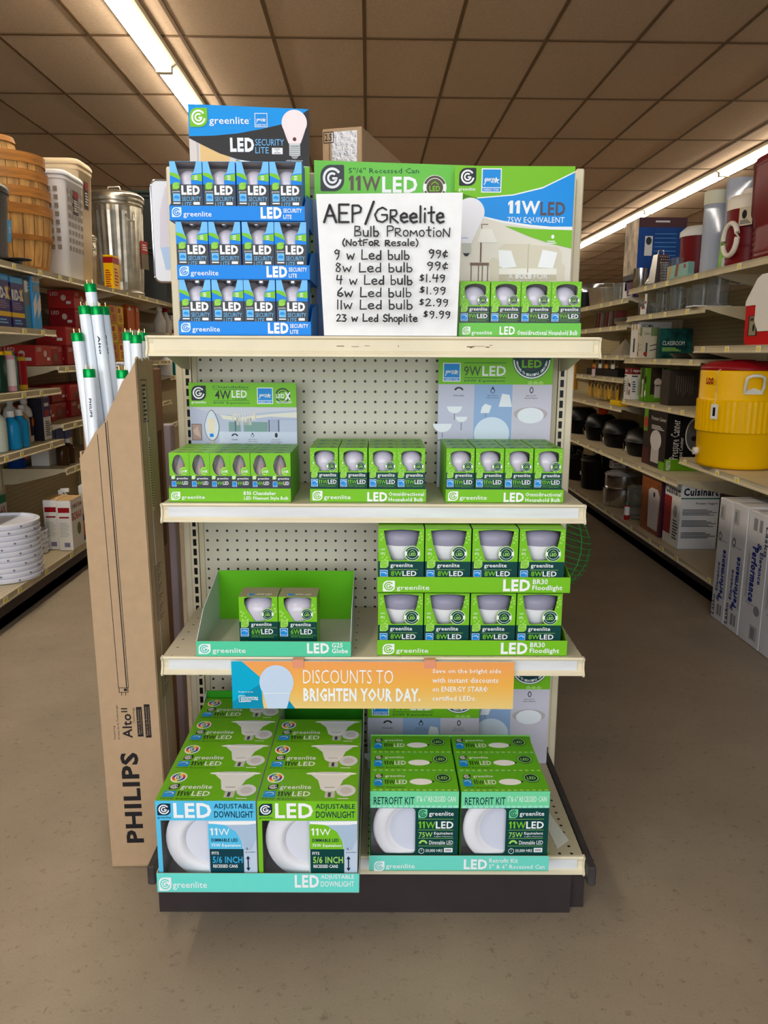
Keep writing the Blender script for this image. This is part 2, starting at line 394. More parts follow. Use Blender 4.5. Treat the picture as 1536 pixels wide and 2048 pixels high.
def shelf(x0, x1, d, z, name='shelf'):
    m = MB()
    m.box(x0, x1, -d+.012, -.012, z-.022, z, peg_mat_deck if name != 'base_shelf' else peg_mat_base)
    for sx in (x0+.004, x1-.004): m.prism([(sx-.0015, -.015, z-.02), (sx-.0015, -.015, z-.075), (sx-.0015, -.09, z-.07), (sx-.0015, -d+.08, z-.03), (sx-.0015, -d+.05, z-.02)], (.003, 0, 0), CREAM2)
    o = m.build(name, gond)
    m = MB()
    # price channel: curved face between two ribs
    prof = [(0, 0), (.006, 0), (.008, -.004), (.003, -.007), (.000, -.016), (.001, -.026), (.005, -.033), (.009, -.036), (.009, -.041), (.003, -.042), (0, -.041)]
    P0 = [(x0, -d+.012-a, z+b) for a, b in prof]
    m.prism(P0, (x1-x0, 0, 0), CREAM)
    m.box(x0+.012, x1-.012, -d+.0075, -d+.012, z-.03, z-.008, CREAM if z > 1.2 else CHAN)
    if z > 1.2:
        for xa, xb_, za, zb in ((.19, .205, .019, .021), (.196, .201, .021, .0225), (.203, .226, .0185, .0192), (.228, .236, .0195, .0215), (.236, .242, .0165, .0175), (.05, .0515, .018, .021), (-.075, -.06, .019, .0205), (-.045, -.03, .020, .021), (-.018, -.008, .0185, .0195)):
            m.box(xa, xb_, -d+.0071, -d+.0075, z-zb, z-za, STAIN)
    for sx in (x0, x1):
        s_ = .004 if sx == x1 else -.004
        m.prism([(sx, -d+.014, z), (sx, -d+.002, z-.001), (sx, -d+.007, z-.012), (sx, -d+.006, z-.026), (sx, -d-.001, z-.038), (sx, -d+.001, z-.043), (sx, -d+.014, z-.042)], (s_, 0, 0), CREAM)
    m.build('price_channel', o)
    return o
STAIN = mat((120, 88, 60), .8)
CHAN = mat((224, 226, 228), .25, var=.05, scale=6, stretch=(1, 8, 8), name='clear_price_channel')
peg_mat_deck = peg_mat((206, 196, 170), (30, 28, 24), 'shelf_deck', step=.05, r=.0028, plane='XY', ox=.01, oz=.3)
peg_mat_base = peg_mat((196, 184, 156), (20, 18, 16), 'base_deck', step=.0254, r=.0035, plane='XY', ox=.4, oz=-.45)
shelf(-.459, .459, .347, ZT); shelf(-.459, .459, .303, ZM); shelf(-.459, .459, .361, ZL); shelf(-.448, .448, .492, ZB, 'base_shelf')
m = MB(); KICK = mat((58, 50, 50), .45, var=.06, scale=10, name='dark_kick_plate')
m.box(-.462, .43, -.468, -.462, .001, .108, KICK); m.box(-.46, .4, -.462, .03, .001, .02, KICK); m.build('kick_plate', gond)
for sx in (-1, 1):
    m = MB(); m.box(min(sx*.434, sx*.464), max(sx*.434, sx*.464), -.45, .03, .001, .108, KICK); m.build('base_bracket', gond)
    m = MB(); m.rbox(min(sx*.453, sx*.470), max(sx*.453, sx*.470), -.512, .03, .098, .142, mat((66, 62, 62), .55, var=.1, scale=30, name='rubber_bumper'), .003); m.build('bumper_rail', gond)
# ================================================================ bulb boxes
def hole_pts(cx, top, bot, prof):
    """symmetric outline from a list of (fraction down, half width)"""
    L = [(cx-w, top+(bot-top)*f) for f, w in prof]; R = [(cx+w, top+(bot-top)*f) for f, w in prof]
    return R + L[::-1]
def shell(w, d, h, pw, ph, hole, front, side, top, topart=None):
    mb = MB(); x0, x1, y0, y1 = -w/2, w/2, -d/2, d/2
    mb.mesh([(x0, y0, 0), (x1, y0, 0), (x1, y1, 0), (x0, y1, 0), (x0, y0, h), (x1, y0, h), (x1, y1, h), (x0, y1, h)], [(0, 3, 2, 1), (1, 2, 6, 5), (3, 0, 4, 7), (2, 3, 7, 6)], side)
    mb.mesh([(x0, y0, h), (x1, y0, h), (x1, y1, h), (x0, y1, h)], [(0, 1, 2, 3)], top)
    t = .0008   # liner
    mb.mesh([(x0+t, y0+t, t), (x1-t, y0+t, t), (x1-t, y1-t, t), (x0+t, y1-t, t), (x0+t, y0+t, h-t), (x1-t, y0+t, h-t), (x1-t, y1-t, h-t), (x0+t, y1-t, h-t)],
            [(0, 1, 2, 3), (1, 5, 6, 2), (3, 7, 4, 0), (2, 6, 7, 3), (4, 7, 6, 5)], INSIDE)
    c = bc(mb, w, d, h, 'F', pw, ph, .00025)
    c.holed([(0, 0), (pw, 0), (pw, ph), (0, ph)], [hole], front, 0)
    c2 = bc(mb, w, d, h, 'T', 100, 100, .00025)
    if topart: topart(c2)
    return mb, c
def bulb_a19(h, r, base=True):
    m = MB(); P = [(.0001, h)]
    for k in range(1, 9): a = pi/2*k/8; P.append((r*sin(a), h-r+r*cos(a)))
    P += [(r*.97, h-r*1.25), (r*.86, h-r*1.6), (r*.70, h-r*1.95), (r*.60, h-r*2.15, BULBN), (r*.575, h-r*2.2, BULBN), (r*.50, h-r*3.0, BULBN), (r*.42, h-r*3.15, SILV), (r*.42, h-r*3.75, SILV), (r*.15, h-r*3.9)]
    m.lathe(P, BULB, 20, cap0=False); return m
def dots(c, m, lst, r=5):
    for x, y in lst: c.rect(x-r, y-r, x+r, y+r, m, 1)
# --- blue security bulb box: 262 x 451 print units
def sec_box():
    hole = [(45, 2), (217, 2), (200, 70), (180, 110), (172, 185), (88, 185), (82, 130), (66, 90)]
    m, c = shell(.0645, .064, .111, 262, 474, hole, LBLUE, BLUE, BLUE)
    c.poly([(0, 88), (50, 96), (78, 118), (84, 150), (0, 110)], GREEN); c.poly([(0, 110), (84, 150), (88, 187), (0, 187)], BLUE)
    c.poly([(172, 110), (190, 100), (262, 92), (262, 187), (172, 187)], BLUE); c.poly([(178, 112), (262, 98), (262, 160), (173, 148)], GREEN, 2)
    for k in range(3): c.rect(198, 115+k*13, 225, 121+k*13, WHITE, 3)
    c.rect(0, 185, 262, 451, GREY, 1)
    c.logo(18, 168, 58, LGREEN, GREEN, 2); c.text('greenlite', 16, 236, 78, 252, WHITE, .01, 3)
    c.text('LED', 90, 194, 240, 270, WHITE, .055, 3); c.text('SECURITY', 94, 284, 248, 320, LBLUE, 0, 3); c.text('LITE', 94, 330, 168, 366, LBLUE, 0, 3)
    c.rect(184, 328, 236, 350, WHITE, 3); c.rect(20, 258, 78, 322, LBLUE, 2); c.ell(49, 292, 22, 16, ESBLUE, 3); c.rect(24, 300, 60, 306, LBLUE, 4); c.rect(20, 332, 78, 342, WHITE, 3)
    c.text('60W Replacement', 94, 378, 240, 392, WHITE, 0, 3)
    o = m.build('bulb_box'); b = bulb_a19(.100, .0285); b.build('bulb', o, (0, .004, .001)); return o
# --- green A-shape bulb boxes: 205 x 393 print units
def bulb_hole(x0, x1, top, n0, n1, bot):
    P = []
    cx = (x0+x1)/2; r = (x1-x0)/2
    for k in range(9): a = pi*k/8; P.append((cx-r*cos(a), top+28-28*sin(a)))
    P += [(x1, top+70), ((x1+n1)/2+4, top+110), (n1, bot-25), (n1, bot), (n0, bot), (n0, bot-25), ((x0+n0)/2-6, top+110), (x0, top+70)]
    return P
def green_box(w, d, h, watt, band, pw=205, ph=412, hw=None, sub='75W Equivalent', bul=None):
    hole = hw or bulb_hole(32, 178, 18, 68, 140, 178)
    def ta(c):
        c.rect(2, 2, 98, 98, GREEN, 1)
        c.text(watt+'LED', 20, 60, 60, 72, band, .02, 2); c.estar(20, 74, 16, 14, 2, False); c.ell(78, 68, 10, 10, DGREEN, 2)
    m, c = shell(w, d, h, pw, ph, hole, GREEN, GREEN, GREEN, ta)
    dots(c, LGREEN, [(12, 40), (22, 58), (14, 72), (188, 40), (192, 62), (14, 160), (30, 168), (44, 160), (22, 178), (50, 176), (16, 88), (185, 80), (150, 180), (172, 176), (190, 184)], 5)
    c.ell(25, 116, 4, 8, WHITE); c.lines(10, 128, 42, 150, 4, LGREEN)
    c.rect(0, 188, pw, ph, band, 1)
    c.logo(8, 184, 46, GREEN if band is not GREEN else WHITE, LGREEN, 2); c.text('greenlite', 66, 194, 190, 228, WHITE, .012, 3)
    c.rect(62, 234, 200, 236, LGREEN, 2)
    c.text(watt, 62, 244, 62+(66 if len(watt) > 2 else 58), 276, GREEN, .012, 3); c.text('LED', 62+(68 if len(watt) > 2 else 60), 244, 192, 276, WHITE, .018, 3)
    c.rect(62, 282, 200, 284, GREEN, 2); c.text(sub, 66, 290, 186, 302, GREEN, 0, 3)
    c.estar(8, 240, 48, 58, 2, False); c.ell(32, 262, 18, 12, WHITE, 4); c.ell(30, 264, 16, 10, ESBLUE, 5)
    c.badge(158, 140, 38, 2, LGREEN, dk=band)
    o = m.build('bulb_box'); b = bul() if bul else bulb_a19(h*.93, w*.43); b.build('bulb', o, (0, .002, .001)); return o
# --- reflector flood bulb box: 300 x 414
def br_box():
    pw, ph = 300, 436
    hole = [(36, 14), (90, 8), (150, 5), (215, 8), (270, 16), (262, 70), (250, 120), (205, 215), (100, 222), (86, 215), (52, 110)]
    def ta(c):
        c.rect(2, 2, 98, 98, GREEN, 1); c.rect(26, 10, 80, 22, LGREEN, 2)
    m, c = shell(.098, .098, .138, pw, ph, hole, GREEN, DGREEN, GREEN, ta)
    dots(c, LGREEN, [(22, 40), (30, 60), (20, 75), (278, 30), (284, 52), (268, 62), (286, 74), (22, 176), (40, 182), (28, 200), (56, 200), (46, 215), (272, 96)], 6)
    c.text('SAVE', 18, 138, 44, 150, WHITE, .01, 2); c.text('$156', 18, 164, 44, 176, WHITE, .01, 2)
    c.rect(0, 228, pw, ph, DGREEN, 1)
    c.logo(12, 218, 56, GREEN, LGREEN, 2); c.text('greenlite', 80, 240, 228, 276, WHITE, .012, 3)
    c.rect(76, 284, 262, 286, LGREEN, 2)
    c.text('8W', 84, 294, 158, 330, GREEN, .014, 3); c.text('LED', 160, 294, 252, 330, WHITE, .02, 3)
    c.rect(76, 338, 262, 340, GREEN, 2); c.text('65W Equivalent', 84, 346, 240, 362, GREEN, 0, 3)
    c.estar(12, 288, 50, 58, 2, False); c.ell(36, 312, 18, 10, WHITE, 4); c.ell(34, 314, 16, 8, ESBLUE, 5)
    c.badge(224, 172, 54, 2, LGREEN)
    o = m.build('flood_bulb_box')
    b = MB(); b.lathe([(.0001, .131), (.02, .130), (.036, .127), (.044, .119), (.0455, .111), (.0445, .099), (.0435, .097, BULBN), (.040, .086, BULBN), (.028, .060, BULBN), (.018, .05, BULBN), (.016, .035, BULBN), (.013, .032, SILV), (.013, .012, SILV), (.004, .008)], mat((150, 148, 168), .3, name='flood_lens'), 24, cap0=False)
    b.build('bulb', o, (0, .001, .001)); return o
# --- globe box
def globe():
    m = MB(); r = .038; P = [(.0001, .119)]
    for k in range(1, 9): a = pi*.5*k/8; P.append((r*sin(a), .119-r*.8+r*.8*cos(a)))
    P += [(r*.98, .078), (r*.86, .064), (r*.70, .05), (r*.54, .038, BULBN), (r*.45, .024, BULBN), (.013, .022, SILV), (.013, .006, SILV), (.004, .002)]
    m.lathe(P, BULB, 22, cap0=False); return m
def globe_box():
    pw, ph = 270, 402
    hole = [(38, 12), (60, 4), (135, 2), (215, 4), (232, 14), (228, 70), (205, 120), (185, 178), (108, 182), (92, 150), (52, 90), (38, 50)]
    m, c = shell(.0845, .07, .125, pw, ph, hole, GREEN, GREEN, mat((150, 150, 110), .35), lambda c: (c.estar(22, 66, 18, 22, 1, False), c.text('60W LED', 44, 66, 84, 84, WHITE, .02, 1)))
    dots(c, LGREEN, [(14, 110), (30, 122), (20, 140), (44, 150), (60, 168), (24, 170), (250, 90), (240, 60), (255, 110), (240, 120), (196, 160)], 7)
    c.rect(0, 184, pw, ph, DGREEN, 1)
    c.logo(12, 172, 54, GREEN, LGREEN, 2); c.text('greenlite', 82, 190, 226, 224, WHITE, .012, 3); c.rect(78, 228, 262, 230, LGREEN, 2)
    c.text('6W', 84, 238, 150, 276, GREEN, .014, 3); c.text('LED', 152, 238, 236, 276, WHITE, .02, 3); c.rect(78, 282, 262, 284, GREEN, 2)
    c.text('40W Equivalent', 84, 290, 240, 304, GREEN, 0, 3); c.estar(8, 232, 56, 60, 2, False); c.ell(36, 256, 18, 10, WHITE, 4); c.ell(34, 258, 16, 8, ESBLUE, 5)
    c.badge(200, 128, 44, 2, LGREEN)
    o = m.build('globe_bulb_box'); globe().build('bulb', o, (-.001, .002, .001)); return o
# --- candle bulb box: 142 x 341
GLASSM = mat((214, 208, 214), .08, alpha=.38, name='clear_glass', coat=.8); FIL = mat((244, 150, 60), .4)
def candle_box():
    pw, ph = 142, 341
    hole = []
    for k in range(16):
        a = 2*pi*k/16; hole.append((71-6+46*cos(a)*(.9 if sin(a) < 0 else 1), 86+74*sin(a)))
    def ta(c): c.rect(10, 20, 90, 40, LGREEN, 1); c.text('4WLED', 20, 60, 60, 80, DGREEN, .02, 1)
    m, c = shell(.0435, .043, .106, pw, ph, hole, GREEN, GREEN, GREEN, ta)
    c.ell(104, 128, 30, 30, GREEN, 1); c.arc(104, 128, 20, 27, 60, 300, LGREEN, 2, 12); c.text('LED', 88, 122, 110, 136, WHITE, .02, 3); c.text('X', 108, 120, 128, 138, WHITE, .05, 3)
    c.rect(0, 162, pw, ph, GREY, 1); c.logo(12, 158, 28, WHITE, LGREEN, 2); c.text('greenlite', 50, 172, 130, 190, WHITE, .015, 3)
    c.text('4W', 50, 200, 90, 226, GREEN, .015, 3); c.text('LED', 91, 200, 130, 224, WHITE, .02, 3); c.estar(14, 200, 32, 38, 2, False)
    o = m.build('candle_bulb_box')
    b = MB(); P = []
    for r, z in ((.0005, .1), (.003, .093), (.0075, .083), (.0125, .07), (.0155, .058), (.0165, .048), (.015, .038), (.011, .03), (.0085, .027)): P.append((r, z))
    b.lathe(P, GLASSM, 16, cap0=False, cap1=False); b.lathe([(.0085, .027), (.007, .025), (.007, .008), (.002, .005)], SILV, 12)
    for k in range(4):
        a = pi/4+k*pi/2; b.tube([(.005*cos(a), .005*sin(a), .032), (.005*cos(a), .005*sin(a), .076)], .0019, FIL, 6)
    b.build('bulb', o, (-.002, .002, .001)); return o

# ---- trays
def tray(name, label, x0, x1, d0, d1, z, lip, m_out, m_lip, art, pw, ph, side=None, back=None, base_in=None, card=None, group=None, back_m=None, m_in=None):
    """display tray: front at d0, back at d1 (d0 > d1)"""
    w = x1-x0; dep = d0-d1; cx = (x0+x1)/2
    r = root(name, label, 'display tray', gl(cx, d0, z), GA, group)
    m = MB(); t = .0014; side = side or lip
    m.box(-w/2, w/2, 0, dep, .0005, t+.0005, base_in or m_out)
    m.box(-w/2, w/2, 0, t, .0005, lip, m_lip, top=KRAFT)
    back = back or lip
    for sx in (-1, 1):
        a, b = sorted((sx*w/2, sx*(w/2-t)))
        m.prism([(a, t, .0005), (a, dep, .0005), (a, dep, back), (a, dep*.3, max(side, lip)), (a, t, lip)], (b-a, 0, 0), m_in or m_out, m_out)
    m.box(-w/2, w/2, dep-t, dep, .0005, back, back_m or m_out)
    c = Canvas(m, (-w/2, -.0002, lip), (1, 0, 0), (0, 0, 1), w, lip, pw, ph, .00025); art(c)
    m.build('tray_body', r)
    return r, w, dep
ORD4 = ['leftmost', 'second from the left', 'third from the left', 'rightmost']

# ================================================================ goods on the gondola
def row(proto, xs, d, z, labels, group, first):
    """boxes side by side; proto itself takes the first place when first is set"""
    for i, x in enumerate(xs):
        o = proto if (first and i == 0) else dup(proto)
        o.location = gl(x, d, z); o.rotation_euler = (0, 0, GA + .004*((i*7) % 3-1))
        tag(o, labels(i), 'light bulb box', group)

# ---- blue security display, three trays
sec = sec_box()
def sec_art(c):
    c.logo(20, 12, 78, SKYW, SKYB, 1); c.text('greenlite', 112, 44, 340, 98, WHITE, .006, 2)
    c.text('LED', 735, 8, 905, 100, WHITE, .05, 2); c.text('SECURITY', 918, 18, 1068, 52, WHITE, .02, 2); c.text('LITE', 918, 68, 985, 100, WHITE, .02, 2)
SKYW = mat((0, 112, 214), .35); SKYB = mat((206, 232, 250), .35)
TRB = mat((0, 130, 226), .4)
lv = ['bottom', 'middle', 'top']
for i, (x0, x1, z, cs) in enumerate(((-.404, -.130, 1.2285, (-.3675, -.301, -.2355, -.1685)), (-.402, -.131, 1.3405, (-.369, -.303, -.2355, -.1695)), (-.412, -.1395, 1.4545, (-.376, -.310, -.243, -.1765)))):
    T, w, dep = tray('display_tray', 'blue cardboard tray of LED security lite bulbs, the %s one of the stack of three' % lv[i], x0, x1, .302, .112, z, .029, TRB, TRB, sec_art, 1090, 120, side=.06, back=.075, group='blue security bulb trays', m_in=BLUE)
    if i == 0: T0 = T; T0x = (x0+x1)/2
    row(sec, cs, .268, z+.0022, lambda k, i=i: 'blue and grey security bulb box, %s in the %s blue tray' % (ORD4[k], lv[i]), 'blue security bulb boxes', i == 0)
# header card
m = MB(); hw, hh = .266, .5
HB = mat((0, 146, 226), .4); HD = mat((40, 38, 38), .35)
m.prism([(0, 0, 0), (hw, 0, 0), (hw, 0, hh-.0095), (0, 0, hh)], (0, .003, 0), HB, KRAFT)
c = Canvas(m, (0, 0, hh), (1, 0, 0), (0, 0, 1), hw, hh, 990, 1868)
c.poly([(0, 262), (120, 320), (250, 380), (400, 425), (400, 1868), (0, 1868)], mat((214, 206, 200), .4)); c.rect(88, 290, 330, 700, mat((226, 190, 130), .4), 2); c.rect(60, 270, 74, 700, mat((190, 184, 178), .4), 2)
c.poly([(235, 470), (300, 470), (285, 445), (250, 445)], mat((120, 90, 50), .4), 3); c.ell(268, 475, 40, 8, mat((250, 235, 190), .4), 3)
c.poly([(380, 425), (990, 478), (990, 1868), (380, 1868)], WHITE, 1)
c.poly([(380, 425), (460, 470), (560, 490), (990, 480), (990, 640), (900, 600), (700, 560), (520, 500)], GREEN, 3); c.poly([(900, 600), (990, 600), (990, 1500), (930, 1500)], GREEN, 2)
c.poly([(0, 248), (200, 243), (400, 225), (600, 190), (780, 150), (900, 95), (990, 38), (990, 478), (800, 470), (560, 450), (400, 425), (250, 380), (120, 320), (0, 262)], HD, 4)
c.logo(12, 30, 146, WHITE, GREEN, 5); c.text('greenlite', 172, 98, 498, 170, WHITE, .008, 5); c.text('TM', 500, 112, 512, 118, WHITE, 0, 5); c.estar(545, 68, 105, 108, 5)
c.text('LED', 337, 258, 535, 368, WHITE, .05, 6); c.text('SECURITY', 545, 268, 782, 318, LBLUE, 0, 6); c.text('LITE', 545, 330, 655, 378, LBLUE, 0, 6)
c.rect(682, 335, 770, 384, WHITE, 6); c.text('DUSK', 702, 340, 748, 352, HD, .01, 7); c.text('to', 718, 355, 730, 364, HD, .01, 7); c.text('DAWN', 700, 368, 750, 380, HD, .01, 7)
pts = []
for k in range(25): a = radians(-25+230*k/24); pts.append((870+104*cos(a), 142-100*sin(a)))
pts += [(815, 240), (822, 300), (918, 300), (925, 240)]
c.poly([(p[0], p[1]) for p in pts[::-1]], mat((244, 226, 226), .35), 6)
c.poly([(772, 170), (968, 170), (940, 250), (920, 300), (820, 300), (800, 250)], mat((236, 220, 220), .35), 5.5)
c.rect(825, 300, 915, 395, mat((206, 208, 206), .35), 6)
for k in range(5): c.rect(828, 318+k*16, 912, 323+k*16, mat((120, 125, 125), .35), 7)
c.poly([(835, 395), (905, 395), (885, 420), (855, 420)], mat((150, 150, 150), .35), 6); c.ell(870, 268, 15, 15, mat((90, 40, 40), .3), 7); c.text('greenlite', 850, 316, 905, 328, GREY, 0, 7)
c.text('60W Replacement', 798, 428, 935, 442, WHITE, .01, 6); c.text('Using Only 9W', 815, 448, 920, 462, WHITE, .01, 6)
x0_, y0_, _ = (0, 0, 0)
hd = m.build('header_card', T0, (-.412-T0x, .302-.108+.006, .0015))

# ---- hand-lettered price sign
S = {'A': (.7, [[(0, 0), (.33, 1), (.7, 0)], [(.12, .38), (.6, .38)]]), 'E': (.55, [[(.55, 1), (0, 1), (0, 0), (.55, 0)], [(0, .52), (.45, .52)]]),
 'P': (.55, [[(.05, 0), (.05, 1), (.4, 1), (.55, .85), (.5, .6), (.05, .5)]]), '/': (.5, [[(0, -.1), (.5, 1.1)]]),
 'G': (.85, [[(.75, .85), (.5, 1), (.2, .85), (0, .5), (.15, .1), (.5, 0), (.8, .2), (.8, .5), (.45, .5)]]), 'R': (.5, [[(0, 0), (0, .8), (.35, .8), (.42, .6), (.3, .42), (0, .4), (.5, 0)]]),
 'e': (.45, [[(0, .3), (.42, .36), (.38, .55), (.2, .62), (0, .45), (.02, .15), (.2, 0), (.45, .08)]]), 'l': (.12, [[(.05, 1), (.05, 0)]]), 'i': (.1, [[(.05, .6), (.05, 0)], [(.05, .85), (.06, .88)]]),
 't': (.4, [[(.2, 1), (.2, .08), (.35, 0)], [(0, .62), (.4, .66)]]), 'B': (.55, [[(0, 0), (.02, 1), (.4, .95), (.42, .65), (.05, .52), (.5, .4), (.5, .1), (0, 0)]]),
 'u': (.42, [[(0, .6), (.03, .1), (.2, 0), (.38, .12), (.4, .6), (.4, 0)]]), 'b': (.42, [[(0, 1), (.02, 0), (.3, 0), (.42, .25), (.3, .5), (.05, .48)]]),
 'r': (.35, [[(0, .6), (.02, 0), (.02, .4), (.2, .6), (.35, .55)]]), 'o': (.42, [[(.2, .6), (.03, .5), (0, .2), (.15, 0), (.35, .05), (.42, .35), (.3, .58), (.2, .6)]]),
 'M': (.7, [[(0, 0), (.08, .75), (.32, .25), (.55, .8), (.7, 0)]]), 'm': (.6, [[(0, 0), (.02, .6), (.28, .25), (.5, .6), (.6, 0)]]), 'N': (.55, [[(0, 0), (.02, .8), (.5, 0), (.55, .9)]]), 'n': (.4, [[(0, 0), (0, .6), (.02, .4), (.25, .6), (.4, .4), (.4, 0)]]),
 '(': (.2, [[(.2, 1.1), (.02, .7), (0, .3), (.18, -.1)]]), ')': (.2, [[(0, 1.1), (.18, .7), (.2, .3), (.02, -.1)]]), 'f': (.4, [[(.4, .85), (.2, .9), (.15, .6), (.15, 0)], [(0, .5), (.35, .52)]]), 'F': (.45, [[(.45, .9), (0, .85), (0, 0)], [(0, .45), (.35, .45)]]),
 's': (.35, [[(.35, .6), (.1, .62), (.03, .45), (.3, .25), (.28, .05), (0, 0)]]), 'S': (.5, [[(.5, .85), (.25, 1), (.03, .8), (.1, .55), (.42, .4), (.45, .12), (.2, 0), (0, .12)]]), 'a': (.45, [[(.4, .5), (.2, .6), (0, .35), (.1, .05), (.3, .08), (.4, .5), (.42, 0)]]),
 'w': (.65, [[(0, .6), (.12, .02), (.3, .45), (.48, .02), (.65, .62)]]), 'L': (.5, [[(.02, 1), (0, 0), (.5, .03)]]), 'd': (.42, [[(.4, .45), (.15, .5), (0, .2), (.15, 0), (.4, .1), (.42, 1), (.42, 0)]]),
 'h': (.42, [[(0, 1), (0, 0), (.02, .35), (.25, .55), (.4, .35), (.42, 0)]]), 'p': (.42, [[(0, .55), (0, -.4), (0, .4), (.25, .58), (.42, .3), (.25, .02), (.02, .1)]]), '-': (.3, [[(0, .3), (.3, .3)]]),
 '0': (.45, [[(.2, 1), (0, .5), (.2, 0), (.45, .5), (.2, 1)]]), '1': (.12, [[(.06, 1), (.05, 0)]]), '2': (.5, [[(0, .8), (.2, 1), (.42, .8), (.3, .45), (0, 0), (.5, .04)]]), '3': (.45, [[(0, .95), (.4, .9), (.15, .55), (.45, .35), (.3, .02), (0, .05)]]),
 '4': (.5, [[(.08, 1), (.02, .5), (.5, .52)], [(.42, .95), (.36, 0)]]), '6': (.45, [[(.35, 1), (.05, .55), (.02, .15), (.25, 0), (.45, .2), (.3, .42), (.05, .35)]]), '8': (.45, [[(.4, .85), (.15, 1), (.05, .78), (.4, .35), (.3, .02), (.05, .1), (.08, .35), (.4, .85)]]),
 '9': (.45, [[(.42, .8), (.2, 1), (.02, .78), (.12, .55), (.38, .62), (.42, .9), (.38, .3), (.2, -.05)]]), '.': (.15, [[(.06, .03), (.09, .06)]]), '$': (.4, [[(.35, .85), (.1, .85), (.05, .65), (.33, .5), (.3, .28), (0, .25)], [(.2, 1), (.17, .15)]]),
 '\u00a2': (.42, [[(.4, .7), (.2, .8), (.02, .5), (.1, .2), (.4, .2)], [(.28, 1), (.15, 0)]]), ' ': (.35, [])}
def hand(c, txt, x0, y0, x1, y1, w, m):
    tot = sum(S[ch][0]+.17 for ch in txt)-.17; k = (x1-x0)/tot; x = x0; rnd = random.Random(len(txt)*7+int(x0))
    for ch in txt:
        dy = rnd.uniform(-.03, .03)*(y1-y0); sc = rnd.uniform(.94, 1.06)
        for st in S[ch][1]:
            c.stroke([(x+px*k, y1-py*(y1-y0)*sc+dy) for px, py in st], w*rnd.uniform(.85, 1.15), m, 1)
        x += (S[ch][0]+.17)*k
sg = root('price_sign', 'white board sign hand lettered in black marker with bulb promotion prices', 'sign', gl(-.101, .328, ZT+.0015), GA)
m = MB(); SB = mat((238, 238, 238), .7, var=.02, scale=30, name='sign_board')
q = [(0, 0, 0), (.271, 0, 0), (.2755, -.014, .274), (-.012, -.014, .270)]
m.prism(q, (0, .004, .0002), SB)
c = Canvas(m, (-.012, -.0144, .2725), (1, 0, 0), (0, .0515, 1), .2875, .2725, 743, 728, .0004)
INK = mat((22, 20, 24), .35)
hand(c, 'AEP', 40, 62, 228, 148, 11, INK); hand(c, '/', 250, 50, 292, 148, 12, INK); hand(c, 'GReelite', 298, 70, 648, 148, 10, INK)
hand(c, 'Bulb PRomotioN', 196, 168, 680, 218, 6.5, INK); hand(c, '(NotFoR Resale)', 135, 232, 518, 266, 6.5, INK)
for i, (a, ax0, ax1, p, px0, px1) in enumerate((('9 w Led bulb', 92, 474, '99\u00a2', 575, 670), ('8w Led bulb', 97, 490, '99\u00a2', 567, 672), ('4 w Led bulb', 102, 490, '$1.49', 530, 658), ('6w Led bulb', 107, 486, '$1.99', 532, 662), ('11w Led bulb', 104, 492, '$2.99', 530, 676), ('23 w Led Shoplite', 102, 518, '$9.99', 552, 688))):
    y = 290+i*64; hand(c, a, ax0, y+(8 if i == 5 else 0), ax1, y+46, 7, INK); hand(c, p, px0, y-4-i, px1, y+36-i*2, 6.5, INK)
m.build('sign_panel', sg)

# ---- printed cards standing behind
def cardthing(name, label, x0, x1, d, z0, z1, art, pw, slope=0, bgm=GREEN, th=.003, parent=None, cat='printed card'):
    w = x1-x0; h = z1-z0; m = MB()
    m.prism([(0, 0, 0), (w, 0, 0), (w, 0, h-slope), (0, 0, h)], (0, th, 0), bgm, KRAFT)
    c = Canvas(m, (0, 0, h), (1, 0, 0), (0, 0, 1), w, h, pw, pw*h/w); art(c, pw*h/w)
    o = m.build(name, None, gl(x0, d, z0), (0, 0, GA)); return tag(o, label, cat)
G3 = mat((104, 190, 70), .35)
def recess_art(c, H):
    c.rect(0, 190, 840, H, mat((196, 206, 226), .4)); c.rect(0, 190, 40, H, mat((100, 130, 180), .4), 2)
    c.logo(32, 22, 122, WHITE, GREY, 2, 128); c.text('greenlite', 30, 163, 152, 188, WHITE, .01, 3)
    c.text('5"/6" Recessed Can', 178, 36, 540, 62, DGREEN, 0, 2); c.text('11W', 178, 74, 342, 148, mat((96, 84, 76), .4), .02, 2); c.text('LED', 350, 78, 532, 156, WHITE, .03, 2)
    c.badge(622, 130, 66, 2, G3, greenm=GREEN, dk=mat((90, 76, 62), .4))
cardthing('header_card', 'green header card for the recessed can lights, behind the hand lettered sign', -.136, .229, .1, ZT+.001, 1.616, recess_art, 840, .01, G3)
PB = mat((224, 218, 206), .4)
